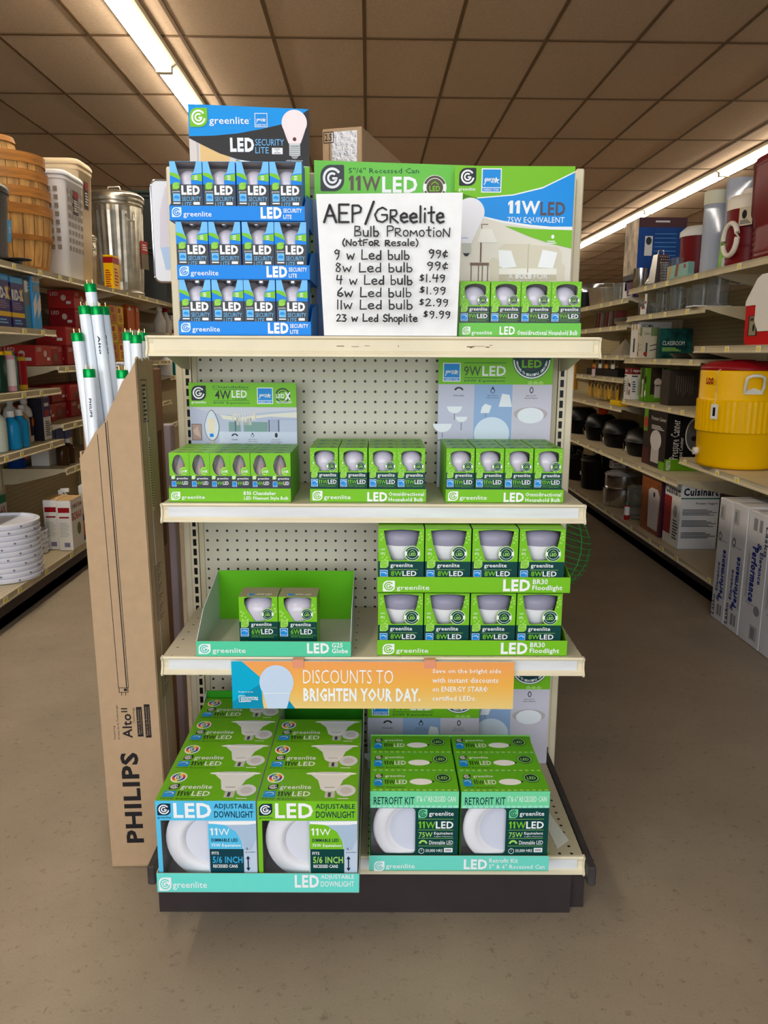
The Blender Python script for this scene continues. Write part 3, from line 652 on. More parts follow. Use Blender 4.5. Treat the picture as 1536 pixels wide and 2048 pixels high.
def sofa_art(c, H):
    c.rect(0, 120, 612, H, PB); 
    c.rect(0, 560, 612, H, mat((206, 196, 180), .4), 2)
    c.rect(0, 0, 612, 160, GREEN, 2); c.poly([(0, 120), (130, 160), (115, 240), (0, 200)], GREEN, 2)
    c.poly([(115, 152), (300, 136), (450, 100), (540, 58), (611, 24), (611, 308), (500, 306), (400, 296), (250, 275), (125, 245)], WHITE, 3)
    c.poly([(115, 157), (300, 142), (450, 107), (540, 64), (611, 30), (611, 292), (500, 292), (400, 284), (250, 264), (128, 238)], mat((0, 140, 226), .3), 4)
    c.poly([(262, 290), (400, 304), (611, 310), (611, 400), (500, 375), (400, 345), (330, 318)], GREEN, 4)
    c.logo(22, 10, 86, WHITE, DARK, 4); c.text('greenlite', 20, 104, 106, 124, WHITE, .012, 4); c.estar(136, 12, 102, 116, 4)
    c.text('11W', 276, 166, 440, 232, WHITE, .03, 5); c.text('LED', 442, 172, 570, 238, mat((86, 80, 92), .4), .03, 5); c.text('75W EQUIVALENT', 275, 246, 568, 278, WHITE, 0, 5)
    c.ell(512, 342, 8, 10, WHITE, 5); c.lines(484, 362, 540, 380, 2, WHITE, 5)
    # lamp, side table, sofa
    LS = mat((236, 232, 222), .4); DKW = mat((120, 96, 80), .4); SF = mat((214, 206, 186), .4); SF2 = mat((196, 186, 164), .4)
    c.rect(142, 280, 146, 310, DKW, 4); c.rect(148, 280, 176, 284, DKW, 4); c.poly([(142, 305), (196, 305), (226, 372), (124, 372)], LS, 5); c.rect(138, 372, 146, 470, DKW, 4)
    c.rect(88, 472, 186, 486, DKW, 5)
    for x in (92, 130, 150, 178): c.rect(x, 486, x+5, 600, DKW, 5)
    c.poly([(235, 400), (260, 378), (400, 378), (400, 520), (235, 520)], SF, 4); c.poly([(400, 382), (540, 392), (562, 420), (562, 520), (400, 520)], SF, 4); c.rect(386, 378, 391, 520, SF2, 5)
    c.ell(212, 480, 26, 34, SF, 6); c.rect(196, 480, 240, 600, SF, 5); c.rect(240, 500, 540, 530, LS, 5); c.rect(240, 530, 540, 600, SF2, 4); c.ell(560, 500, 20, 30, SF, 6); c.rect(540, 500, 578, 610, SF, 5)
    c.poly([(232, 408), (300, 412), (330, 492), (262, 500), (240, 490)], WHITE, 7); c.poly([(462, 406), (540, 420), (520, 500), (440, 494)], WHITE, 7)
    c.text('A', 290, 525, 312, 552, WHITE, 0, 8); c.text('BULB', 326, 525, 410, 552, WHITE, .04, 8); c.text('FOR', 422, 525, 494, 552, WHITE, 0, 8); c.text('EVERY SOCKET', 290, 562, 538, 590, WHITE, 0, 8)
    # bulb picture
    P = []
    for k in range(21): a = radians(-30+240*k/20); P.append((82+74*cos(a), 225-72*sin(a)))
    P += [(24, 300), (40, 375), (92, 375), (128, 300)]
    c.poly(P[::-1], mat((232, 230, 236), .3), 6); c.rect(45, 375, 90, 425, SILVP, 6); c.poly([(50, 425), (85, 425), (74, 440), (60, 440)], DARK, 6); c.text('greenlite', 30, 345, 74, 356, BLUE, 0, 7)
SILVP = mat((190, 190, 184), .35)
cardthing('header_card', 'card picturing a sofa and an 11 watt bulb, right end of the top shelf', .176, .440, .135, ZT+.001, 1.598, sofa_art, 612, .003, PB)

# ---- 9 watt tray
def omni1(c): c.logo(18, 20, 40, GREEN, WHITE, 1); c.text('greenlite', 64, 40, 168, 66, WHITE, .008, 2); c.text('LED', 206, 18, 284, 60, WHITE, .03, 2); c.text('Omnidirectional Household Bulb', 296, 36, 602, 62, WHITE, .02, 2)
tray('display_tray', 'light green tray of 9 watt household bulbs on the right of the top shelf', .1765, .4295, .302, .16, ZT, .029, G3, G3, omni1, 618, 73)
GB2 = mat((56, 72, 72), .4)
nine = green_box(.0615, .06, .110, '9W', GB2, sub='60W Equivalent')
row(nine, (.2085, .272, .3345, .397), .268, ZT+.0022, lambda k: 'green 9 watt LED bulb box, %s in the top shelf tray' % ORD4[k], '9 watt bulb boxes', True)

# ---- 11 watt trays
el = green_box(.0615, .062, .1175, '11W', DGREEN)
def omni2(c):
    c.logo(16, 14, 70, GREEN, WHITE, 1); c.text('greenlite', 96, 44, 284, 84, WHITE, .008, 2); c.text('LED', 400, 22, 540, 90, WHITE, .04, 2)
    c.text('Omnidirectional', 550, 20, 797, 50, WHITE, .02, 2); c.text('Household Bulb', 550, 60, 793, 90, WHITE, .02, 2)
for j, (x0, x1, cs, wd) in enumerate(((-.139, .115, (-.108, -.0445, .0195, .0815), 'middle'), (.158, .416, (.189, .253, .3165, .381), 'right'))):
    tray('display_tray', 'green tray of 11 watt household bulbs at the %s of the second shelf' % ('centre' if j == 0 else 'right end'), x0, x1, .278, .08, ZM, .030, GREEN, GREEN, omni2, 812, 98)
    for rr in range(3):
        row(el, cs, .243-rr*.064, ZM+.0022, lambda k, rr=rr, wd=wd: 'green 11 watt LED bulb box, %s, %s row of the %s tray' % (ORD4[k], ('front', 'middle', 'back')[rr], wd), '11 watt bulb boxes', j == 0 and rr == 0)
LIL = mat((196, 196, 216), .4); LB2 = mat((150, 178, 218), .4); LIL2 = mat((204, 200, 214), .4)
def nine_art(c, H):
    c.rect(0, 205, 228, H, LIL); c.rect(228, 205, 470, H, LB2); c.rect(470, 205, 720, H, LIL2)
    c.estar(28, 72, 110, 116, 2); c.text('9W', 160, 92, 266, 152, mat((70, 92, 60), .4), .01, 2); c.text('LED', 275, 90, 424, 152, WHITE, .02, 2); c.rect(160, 70, 424, 73, DGREEN, 2); c.rect(160, 162, 424, 165, DGREEN, 2)
    c.text('60W Equivalent', 160, 174, 420, 194, DGREEN, 0, 2)
    for k in range(3): c.ell(580+k*34, 196, 16, 14, LGREEN, 2, 8)
    bx, by, br = 585, 52, 120
    c.arc(bx, by, 0, br, 180, 360, DGREEN, 3, 24); c.arc(bx, by, br*.9, br*.97, 180, 360, WHITE, 4, 24); c.ell(bx, by+8, br*.6, br*.5, GREY, 4); c.text('LED', bx-62, by, bx+62, by+48, GREEN, .03, 5)
    c.rect(bx-br, 0, bx+br, by, DGREEN, 2.5); c.rect(bx-br*.6, 0, bx+br*.6, by, GREY, 3.5)
    t = 'UPGRADE TO BEAUTIFUL LIGHTING'
    for k, ch in enumerate(t):
        if ch == ' ': continue
        a = radians(188+164*k/(len(t)-1)); x = bx+br*.78*cos(a); y = by-br*.78*sin(a); c.text(ch, x-5, y-8, x+5, y+8, WHITE, .03, 5)
    for x, n1, n2 in ((130, 'Dimmable', ''), (345, 'Approved for', 'Damp Locations'), (590, 'Approved for', 'Enclosed Fixtures')):
        c.text(n1, x-34, 270, x+34, 280, DARK, 0, 2)
        if n2: c.text(n2, x-40, 284, x+40, 294, DARK, 0, 2)
    c.arc(130, 245, 18, 30, 10, 170, DARK, 2, 10, .8); c.ell(345, 245, 14, 16, DARK, 2); c.ell(345, 246, 10, 12, LB2, 3); c.poly([(333, 240), (345, 215), (357, 240)], DARK, 2); c.ell(590, 240, 12, 20, DARK, 2); c.ell(590, 240, 7, 14, LIL2, 3)
    if H > 400:
        W2 = mat((232, 236, 242), .35); RM = mat((186, 176, 176), .4); MT = mat((140, 140, 156), .35)
        c.ell(590, 390, 108, 44, RM, 2); c.ell(590, 400, 84, 50, W2, 3)
        for x, y, r in ((105, 360, 48), (150, 425, 38), (30, 470, 60)): c.rect(x-3, y, x+3, y+70, MT, 2); c.arc(x, y-16, 0, r, 180, 360, W2, 3, 14, .9)
        if H > 600:
            for x, y in ((170, 560), (120, 590), (210, 585)): c.ell(x, y, 22, 12, W2, 3)
            c.rect(0, 555, 228, 562, MT, 2)
        c.poly([(270, 385), (325, 385), (340, 340), (300, 325), (280, 345)], W2, 3); c.poly([(385, 345), (470, 345), (452, 270), (405, 262)], W2, 3); c.rect(300, 385, 306, 410, MT, 3)
        P = []
        for k in range(25): a = radians(-30+240*k/24); P.append((345+113*cos(a), min(H-5, 515-105*sin(a))))
        P += [(275, min(H-4, 640)), (285, min(H-3, 680)), (408, min(H-3, 680)), (416, min(H-4, 640))]
        c.poly(P[::-1], mat((214, 226, 242), .3), 4)
cardthing('header_card', 'card printed 9W LED with a big bulb, behind the second shelf right tray', .152, .424, .075, ZM+.001, 1.2, nine_art, 720)

# ---- candle bulb tray
cb = candle_box()
def chart(c): c.logo(15, 28, 64, GREEN, WHITE, 1); c.text('greenlite', 88, 56, 250, 92, WHITE, .008, 2); c.text('B10 Chandelier', 522, 22, 748, 52, WHITE, .02, 2); c.text('LED Filament Style Bulb', 524, 62, 834, 96, WHITE, .02, 2)
TC, w_, dp_ = tray('display_tray', 'green tray of chandelier filament bulbs at the left end of the second shelf', -.447, -.181, .282, .092, ZM, .031, GREEN, GREEN, chart, 850, 110, side=.06, back=.07)
CX6 = (-.4225, -.3785, -.3345, -.2905, -.246, -.2025)
O6 = ['first', 'second', 'third', 'fourth', 'fifth', 'sixth']
for rr in range(4):
    row(cb, CX6, .258-rr*.0435, ZM+.0022, lambda k, rr=rr: 'small green candle bulb box, %s from the left in the %s row' % (O6[k], ('front', 'second', 'third', 'back')[rr]), 'chandelier bulb boxes', rr == 0)
def chand_art(c, H):
    c.rect(0, 166, 744, H, mat((186, 192, 216), .4))
    c.poly([(0, 166), (744, 166), (744, 190), (560, 200), (330, 225), (200, 215)], mat((206, 206, 218), .4), 2); c.poly([(205, 218), (330, 240), (560, 215), (744, 200), (744, 240), (560, 232), (330, 262), (230, 250)], mat((230, 224, 210), .4), 2)
    GRN = mat((128, 160, 156), .4)
    for x0, x1 in ((268, 350), (372, 540)): c.rect(x0, 270, x1, H, GRN, 2)
    for x in (310, 545, 612): c.rect(x, 255, x+9, H, mat((96, 104, 128), .4), 3)
    c.rect(560, 250, 744, H, mat((168, 176, 204), .4), 2); c.rect(620, 255, 744, H, mat((188, 196, 218), .4), 2.5)
    c.rect(8, 285, 78, 400, mat((110, 84, 80), .4), 2); c.rect(12, 289, 74, 396, mat((176, 150, 140), .4), 3); c.poly([(18, 330), (50, 300), (70, 380), (30, 360)], mat((206, 180, 170), .4), 4)
    for k in range(14):
        a = pi*k/13; x = 375+80*cos(a); c.rect(x-3, 205+12*sin(a), x+3, 275-18*abs(cos(a)), mat((240, 232, 214), .3), 4); c.rect(375+50*cos(a)-2, 240, 375+50*cos(a)+2, 292, mat((220, 214, 204), .3), 4)
    c.rect(0, 425, 744, H, mat((120, 122, 140), .4), 2)
    c.ell(120, 440, 40, 18, mat((110, 80, 76), .4), 3); c.rect(200, 338, 744, 420, mat((204, 212, 232), .4), 5)
    c.arc(308, 372, 14, 24, 10, 170, DARK, 6, 10, .9); c.ell(432, 365, 11, 13, DARK, 6); c.ell(432, 366, 8, 10, mat((204, 212, 232), .4), 7); c.poly([(423, 362), (432, 342), (441, 362)], DARK, 6); c.ell(598, 362, 10, 17, DARK, 6)
    c.text('Dimmable', 285, 388, 328, 398, DARK, 0, 6); c.text('Approved for', 402, 388, 462, 396, DARK, 0, 6); c.text('Damp Locations', 398, 402, 466, 411, DARK, 0, 6); c.text('Approved for', 568, 390, 628, 398, DARK, 0, 6); c.text('Enclosed Fixtures', 562, 404, 636, 413, DARK, 0, 6)
    P = [(150+52*cos(2*pi*k/28)*(1 if sin(2*pi*k/28) > 0 else (1+sin(2*pi*k/28)*.35)), 295+108*sin(2*pi*k/28)) for k in range(28)]
    c.poly(P, mat((90, 96, 112), .35), 6); c.poly([(150+(x-150)*.93, 295+(y-295)*.96) for x, y in P], mat((214, 220, 232), .3), 7)
    for k in range(3): c.rect(132+k*13, 245, 140+k*13, 345, mat((240, 214, 160), .3), 8)
    c.rect(134, 352, 160, 375, BLUE, 8); c.rect(136, 400, 166, 445, SILVP, 8)
    c.rect(0, 0, 744, 166, GREEN, 9)
    c.logo(17, 20, 102, WHITE, DARK, 10); c.text('greenlite', 15, 124, 118, 148, WHITE, .012, 10); c.text('Chandelier', 165, 20, 420, 38, DGREEN, 0, 10); c.rect(165, 46, 420, 48, DGREEN, 10)
    c.text('4W', 180, 52, 290, 114, DARK, .01, 10); c.text('LED', 296, 52, 402, 102, WHITE, .02, 10); c.text('CLEAR', 300, 106, 402, 118, DGREEN, 0, 10); c.rect(165, 122, 420, 124, DGREEN, 10); c.text('40W Equivalent', 165, 130, 420, 150, DGREEN, 0, 10)
    c.estar(472, 32, 110, 112, 10); c.arc(650, 86, 42, 52, 0, 360, GREY, 10, 24); c.arc(650, 86, 26, 32, 60, 300, GREY, 10, 16)
    c.text('LED', 602, 74, 662, 104, WHITE, .03, 11); c.text('X', 662, 64, 706, 118, WHITE, .05, 11); c.text('TECHNOLOGY', 604, 124, 714, 140, WHITE, .02, 11)
hc = MB(); hc.prism([(0, 0, 0), (.255, 0, 0), (.255, 0, .2485), (0, 0, .2505)], (0, .0025, 0), GREEN, KRAFT)
c = Canvas(hc, (0, 0, .2505), (1, 0, 0), (0, 0, 1), .255, .2505, 744, 731); chand_art(c, 728)
hc.build('header_card', TC, (-.441-(-.314), .282-.086, .001))

# ---- globe tray
TL = mat((84, 204, 160), .45); TEALD = mat((70, 196, 180), .45)
def g25(c):
    c.logo(15, 22, 84, TEALD, WHITE, 1); c.text('greenlite', 112, 56, 345, 108, WHITE, .008, 2); c.text('LED', 775, 12, 930, 98, WHITE, .04, 2); c.text('G25', 950, 10, 1025, 48, WHITE, .02, 2); c.text('Globe', 950, 56, 1062, 96, WHITE, .02, 2)
tray('display_tray', 'mostly empty open tray with a teal front and green back, holding two globe bulbs', -.384, -.048, .356, .108, ZL, .036, mat((206, 214, 214), .5), TL, g25, 1083, 130, side=.085, back=.126, base_in=mat((190, 190, 176), .5), back_m=mat((92, 176, 20), .4), m_in=mat((206, 214, 214), .5))
gb = globe_box()
for k, (x, r_) in enumerate(((-.253, .02), (-.1655, -.01))):
    o = gb if k == 0 else dup(gb)
    o.location = gl(x, .29, ZL+.0022); o.rotation_euler = (0, 0, GA+r_); tag(o, 'green 6 watt globe bulb box, the %s one of two in the open tray' % ('left', 'right')[k], 'light bulb box', 'globe bulb boxes')

# ---- flood bulb trays
fb = br_box()
def brt(c):
    c.logo(35, 26, 76, GREEN, WHITE, 1); c.text('greenlite', 122, 58, 330, 100, WHITE, .006, 2); c.text('LED', 796, 14, 968, 98, WHITE, .04, 2); c.text('BR30', 984, 12, 1078, 48, WHITE, .02, 2); c.text('Floodlight', 982, 56, 1172, 100, WHITE, .02, 2)
for i, z in enumerate((ZL, .6875)):
    tray('display_tray', 'green tray of 8 watt floodlight bulbs, %s of the two stacked' % ('lower', 'upper')[i], .009, .425, .345, .225, z, .0355, GREEN, GREEN, brt, 1222, 112, side=.045, back=.06, group='floodlight bulb trays')
    row(fb, (.060, .1605, .2615, .3625), .2885, z+.0022, lambda k, i=i: 'green 8 watt floodlight bulb box, %s in the %s tray' % (ORD4[k], ('lower', 'upper')[i]), 'floodlight bulb boxes', i == 0)

# ---- banner under the third shelf
bn = MB(); W_, H_ = .613, .109
bn.box(0, W_, 0, .0015, 0, H_, WHITE)
c = Canvas(bn, (0, -.0002, H_), (1, 0, 0), (0, 0, 1), W_, H_, 561, 93)
c0, c1, c2 = (240, 160, 90), (240, 178, 80), (232, 200, 128)
for k in range(16):
    t = k/15; cc = [c0[j]+(c1[j]-c0[j])*t*2 if t < .5 else c1[j]+(c2[j]-c1[j])*(t-.5)*2 for j in range(3)]
    c.rect(0, 93*k/16, 561, 93*(k+1)/16, mat(tuple(int(v) for v in cc), .35))
TB = mat((0, 168, 208), .35); TB2 = mat((0, 140, 178), .35)
c.poly([(0, 0), (21, 0), (60, 34), (60, 93), (0, 93)], TB, 2); c.poly([(0, 80), (55, 45), (62, 93), (0, 93)], TB2, 3); c.poly([(100, 60), (125, 93), (100, 93)], TB2, 3)
P = []
for k in range(25): a = radians(-35+250*k/24); P.append((89+34*cos(a), 41-34*sin(a)))
P += [(66, 80), (70, 93), (108, 93), (112, 80)]
c.poly(P[::-1], mat((196, 212, 236), .35), 4); c.rect(62, 62, 115, 63, WHITE, 5)
c.text('Brought to you by', 13, 58, 42, 62, WHITE, 0, 5); c.rect(13, 67, 26, 68, WHITE, 5); c.rect(13, 67, 14, 80, WHITE, 5); c.rect(13, 79, 24, 80, WHITE, 5)
for k, t in enumerate(('SOUTHWESTERN', 'ELECTRIC POWER', 'COMPANY')): c.text(t, 17, 69.5+k*3.6, (51, 52, 38)[k], 72.6+k*3.6, WHITE, .04, 6)
c.text('DISCOUNTS TO', 142, 16, 321, 43, WHITE, -.008, 4); c.text('BRIGHTEN YOUR DAY.', 142, 51.5, 376, 79, WHITE, .035, 4)
for t, x1, y0, y1 in (('Save on the bright side', 535, 13, 24.5), ('with instant discounts', 530, 30.5, 41), ('on ENERGY STAR\u00ae', 510, 47.5, 58.5), ('certified LEDs.', 487, 66.5, 76.5)): c.text(t, 399, y0, x1, y1, WHITE, .012, 4)
bo = root('discount_banner', 'orange and teal banner reading discounts to brighten your day', 'sign', gl(-.3065, .3715, .4315), GA)
bn.build('banner_panel', bo)
CL = mat((226, 150, 120), .2, name='clear_clip')
for x in (.145, .43):
    m = MB(); m.box(x-.012, x+.012, -.0022, -.0008, H_-.014, H_+.003, CL); m.box(x-.012, x+.012, -.0022, .012, H_+.003, H_+.0045, CL); m.build('clip', bo)

# ---- adjustable downlights
NAVY = mat((14, 44, 66), .4)
def dl_top(c):
    c.rect(0, 0, 100, 100, mat((104, 172, 24), .36), 1)
    c.ell(13, 26, 8.5, 17, WHITE, 2); 
    for k in range(12): c.arc(13, 26, 4.2, 7, k*30, k*30+30, mat([(220, 60, 40), (230, 140, 30), (240, 210, 40), (90, 170, 60), (40, 120, 180), (80, 60, 150)][k % 6], .4), 3, 2, 2)
    c.text('CRI', 10.5, 20, 15.5, 32, NAVY, .03, 4)
    c.logo(8, 48, 10, WHITE, DARK, 2, 17); c.text('greenlite', 20, 50, 52, 68, WHITE, .008, 3); c.rect(5, 70, 17, 89, ESBLUE, 2); c.ell(11, 78, 4.5, 5, WHITE, 3); c.ell(10.7, 79, 4, 4, ESBLUE, 4)
    c.text('11W', 19, 71, 33, 86, DARK, .01, 3, shear=.0); c.text('LED', 34, 71, 52, 86, WHITE, .012, 3); c.text('75W Equivalent', 4, 92, 48, 97, DARK, 0, 3)
    c.ell(71, 12, 27, 6, WHITE, 3); c.ell(71, 9, 18, 3, mat((206, 206, 210), .35), 4); c.poly([(50, 16), (92, 16), (84, 34), (80, 64), (76, 70), (66, 70), (62, 64), (58, 34)], mat((226, 226, 228), .35), 2); c.rect(67, 70, 77, 90, SILVP, 2); c.rect(70, 74, 73, 88, GREY, 3)
    c.text('greenlite', 66, 56, 76, 60, GREY, 0, 4)
    c.ell(88, 68, 10, 19, mat((214, 214, 218), .35), 4); c.ell(88, 68, 6, 11, mat((196, 192, 198), .35), 5); c.lines(80, 92, 95, 96, 1, WHITE, 3)
def dl_box(hm, blue):
    hole = [(30, 132), (338, 132), (338, 600), (30, 600)]
    pw, ph = 655, 605
    m, c = shell(.194, .114, .193, pw, ph, hole, hm, mat((226, 226, 222), .4), hm, dl_top)
    txt = mat((60, 170, 222), .4) if blue else GREEN
    c.logo(12, 18, 88, WHITE, NAVY, 1, 80); c.text('greenlite', 12, 104, 100, 122, NAVY, 0, 2); c.text('LED', 118, 14, 366, 114, WHITE, .03, 2)
    c.text('ADJUSTABLE', 384, 18, 640, 60, NAVY, .01, 2); c.text('DOWNLIGHT', 384, 68, 640, 112, NAVY, .01, 2)
    c.rect(338, 132, 655, 605, mat((190, 206, 226), .35), 1); c.poly([(345, 138), (655, 132), (655, 150), (600, 158), (450, 160), (345, 150)], WHITE, 3)
    c.poly([(340, 155), (440, 155), (520, 205), (556, 270), (562, 324), (340, 324)], hm, 2)
    c.poly([(440, 155), (655, 155), (655, 250), (620, 330), (570, 330), (562, 270), (520, 205)], mat((168, 190, 214), .35), 2)
    c.text('11W', 352, 182, 480, 230, WHITE, .0, 3); c.text('DIMMABLE LED', 358, 252, 532, 274, NAVY, .03, 3); c.text('75W Equivalent', 358, 288, 552, 314, WHITE, .015, 3)
    c.rect(344, 324, 568, 605, DGREEN if not blue else mat((10, 62, 74), .4), 3); c.text('FITS', 358, 342, 404, 362, WHITE, .02, 4); c.text('5/6 INCH', 362, 374, 560, 420, txt if blue else LGREEN, .02, 4); c.text('RECESSED CANS', 364, 430, 526, 452, WHITE, .02, 4)
    c.logo(582, 310, 22, NAVY, mat((190, 206, 226), .35), 3); c.text('greenlite', 580, 340, 645, 350, NAVY, 0, 4)
    c.rect(592, 390, 600, 460, NAVY, 4); c.poly([(582, 392), (596, 370), (610, 392)], NAVY, 4); c.poly([(582, 452), (596, 474), (610, 452)], NAVY, 4)
    o = m.build('downlight_box')
    b = MB(); R = Matrix.Rotation(pi/2, 4, 'X'); LENS = mat((214, 216, 228), .35, name='diffuser_lens')
    b.lathe([(.0001, .003, LENS), (.047, .003, LENS), (.049, .003), (.053, .010), (.060, .013), (.066, .012), (.0875, .0035), (.089, .001), (.086, -.002), (.06, -.003), (.055, -.03), (.03, -.06), (.014, -.065)], PLAST, 40, T=R, cap0=False)
    b.build('downlight', o, (.004, -.114/2+.019, .100)); return o
TLT = mat((104, 218, 206), .5)
def dlt(c): c.logo(12, 26, 82, TLT, WHITE, 1); c.text('greenlite', 102, 50, 325, 102, WHITE, .006, 2); c.text('LED', 895, 8, 1052, 86, WHITE, .035, 2); c.text('ADJUSTABLE', 1064, 6, 1280, 38, WHITE, .01, 2); c.text('DOWNLIGHT', 1064, 46, 1280, 80, WHITE, .01, 2)
tray('display_tray', 'teal fronted tray of adjustable downlights on the bottom shelf, left', -.4215, -.024, .602, .125, ZB, .043, mat((208, 208, 200), .5), TLT, dlt, 1312, 120, side=.05, back=.212, back_m=mat((40, 130, 20), .45), m_in=mat((200, 206, 200), .5))
db = dl_box(mat((86, 190, 232), .35), True); dg = dl_box(GREEN, False)
db.location = gl(-.3215, .595-.057, ZB+.0022); tag(db, 'adjustable downlight box with a light blue front, bottom shelf left', 'downlight box', 'downlight boxes'); db.rotation_euler = (0, 0, GA)
dg.location = gl(-.1245, .595-.057, ZB+.0022); tag(dg, 'adjustable downlight box with a green front facing out, beside the light blue one', 'downlight box', 'downlight boxes'); dg.rotation_euler = (0, 0, GA)
for k in range(3):
    o = dup(dg, 'downlight box showing its green top, %s behind the light blue fronted box' % ('directly', 'second', 'third')[k], gl(-.3215, .595-.057-.1155*(k+1), ZB+.0022), group='downlight boxes')
for k in range(2):
    o = dup(dg, 'downlight box showing its green top, %s behind the green fronted box' % ('directly', 'second')[k], gl(-.1245, .595-.057-.1155*(k+1), ZB+.0022), group='downlight boxes')

# ---- retrofit kits
def rk_top(c):
    c.rect(0, 0, 100, 100, mat((96, 176, 32), .36), 1); c.logo(5, 14, 9, WHITE, DARK, 2, 22); c.text('greenlite', 17, 18, 40, 34, WHITE, .006, 3); c.rect(4, 40, 14, 74, ESBLUE, 2); c.ell(9, 54, 4, 8, WHITE, 3); c.ell(8.6, 56, 3.6, 7, ESBLUE, 4)
    c.text('11W', 16, 44, 28, 66, DARK, .01, 3); c.text('LED', 28.5, 44, 42, 66, WHITE, .012, 3); c.text('75W Equivalent', 6, 78, 40, 86, DARK, 0, 3)
    c.ell(58, 54, 13, 16, WHITE, 3); c.poly([(60, 36), (74, 50), (72, 58), (66, 46)], DARK, 2); c.ell(84, 34, 9.5, 24, DGREEN, 3); c.arc(84, 34, 7.5, 8.8, 0, 360, LGREEN, 4, 20, 2.4); c.text('LED', 79, 28, 89, 42, LGREEN, .02, 5)
    for k in range(14): c.rect(3+k*7, 92, 7+k*7, 99, LGREEN, 3)
MINT = mat((112, 212, 158), .4)
def rk_box():
    pw, ph = 550, 500
    hole = [(4, 108), (262, 108), (276, 114), (282, 128), (282, 380), (276, 394), (262, 400), (4, 400)]
    m, c = shell(.1795, .076, .175, pw, ph, hole, DGREEN, GREEN, GREEN, rk_top)
    c.rect(0, 0, 550, 106, MINT, 1); c.text('RETROFIT KIT', 22, 36, 274, 84, NAVY, .01, 2); c.text('5"& 6" RECESSED CAN', 288, 30, 530, 66, WHITE, .0, 2)
    for k in range(16): c.rect(8+k*34, 90, 34+k*34, 104, mat((160, 226, 206), .4), 2)
    x0 = 300
    c.logo(x0, 114, 56, DGREEN, MINT, 1); c.text('greenlite', 366, 128, 520, 164, WHITE, .01, 2)
    for y in (176, 246, 300, 350): c.rect(x0, y, 520, y+2, LGREEN, 2)
    c.text('11W', x0+2, 192, 408, 238, GREEN, .015, 2); c.text('LED', 410, 192, 520, 238, WHITE, .025, 2); c.text('75W', x0+4, 262, 390, 294, LGREEN, .01, 2); c.text('Equivalent', 400, 260, 518, 282, WHITE, .01, 2); c.text('Light Fixture', 402, 286, 516, 294, WHITE, .0, 2)
    c.arc(332, 340, 16, 28, 10, 170, LGREEN, 2, 10); c.text('Dimmable LED', 370, 316, 520, 342, WHITE, .005, 2)
    c.arc(322, 384, 15, 18, 0, 360, WHITE, 2, 16); c.rect(321, 370, 323, 386, WHITE, 3); c.text('50,000 HRS', 348, 372, 455, 394, WHITE, .005, 2); c.rect(464, 364, 518, 392, WHITE, 2); c.text('3000K', 470, 370, 512, 386, GREY, .02, 3)
    o = m.build('retrofit_kit_box')
    b = MB(); R = Matrix.Rotation(pi/2, 4, 'X')
    b.lathe([(.0001, -.0, mat((206, 210, 226), .35, name='kit_lens')), (.035, -.0002, mat((206, 210, 226), .35, name='kit_lens')), (.05, .0015), (.058, .006), (.062, .008), (.079, .006), (.083, .002), (.084, -.002), (.079, -.004), (.06, -.02), (.05, -.04)], PLAST, 40, T=R, cap0=False)
    b.build('downlight', o, (.0, -.076/2+.0105, .0875)); return o
def rkt(c): c.logo(30, 36, 64, TLT, WHITE, 1); c.text('greenlite', 102, 52, 278, 90, WHITE, .006, 2); c.text('LED', 576, 22, 718, 86, WHITE, .035, 2); c.text('Retrofit Kit', 730, 16, 904, 44, WHITE, .01, 2); c.text('5" & 6" Recessed Can', 730, 54, 1068, 82, WHITE, .01, 2)
tray('display_tray', 'teal fronted tray of retrofit kits on the bottom shelf, right', -.0055, .3635, .5345, .29, ZB, .0355, mat((120, 196, 90), .5), mat((108, 214, 196), .5), rkt, 1092, 100, side=.05, back=.178, m_in=GREEN)
rk = rk_box()
for i in range(3):
    for j in range(2):
        o = rk if i == j == 0 else dup(rk)
        o.location = gl((.0865, .2705)[j]-.0004*i, .529-.038-i*.0775, ZB+.0022); o.rotation_euler = (0, 0, GA+(.012 if (i, j) == (0, 1) else 0))
        tag(o, 'green retrofit kit box on the bottom shelf, %s column, %s' % (('left', 'right')[j], ('front box with its face showing', 'middle box', 'back box')[i]), 'downlight box', 'retrofit kit boxes')
cardthing('header_card', 'card with small icons on pale columns, right behind the retrofit kits', -.016, .266, .13, ZB+.001, .372, nine_art, 720)
cardthing('header_card', 'tall lilac card picturing a dome ceiling lamp, right rear of the bottom shelf', .166, .448, .1, ZB+.001, .437, nine_art, 720)
m = MB(); m.prism([(.398, -.46, ZB+.0008), (.430, -.43, ZB+.0008), (.40, -.28, ZB+.0008), (.385, -.28, ZB+.0008)], (0, 0, .0004), mat((226, 226, 222), .5)); tag(m.build('paper_sheet', None, (GX, GY, 0), (0, 0, GA)), 'slip of white paper on the bare right end of the bottom shelf', 'paper')

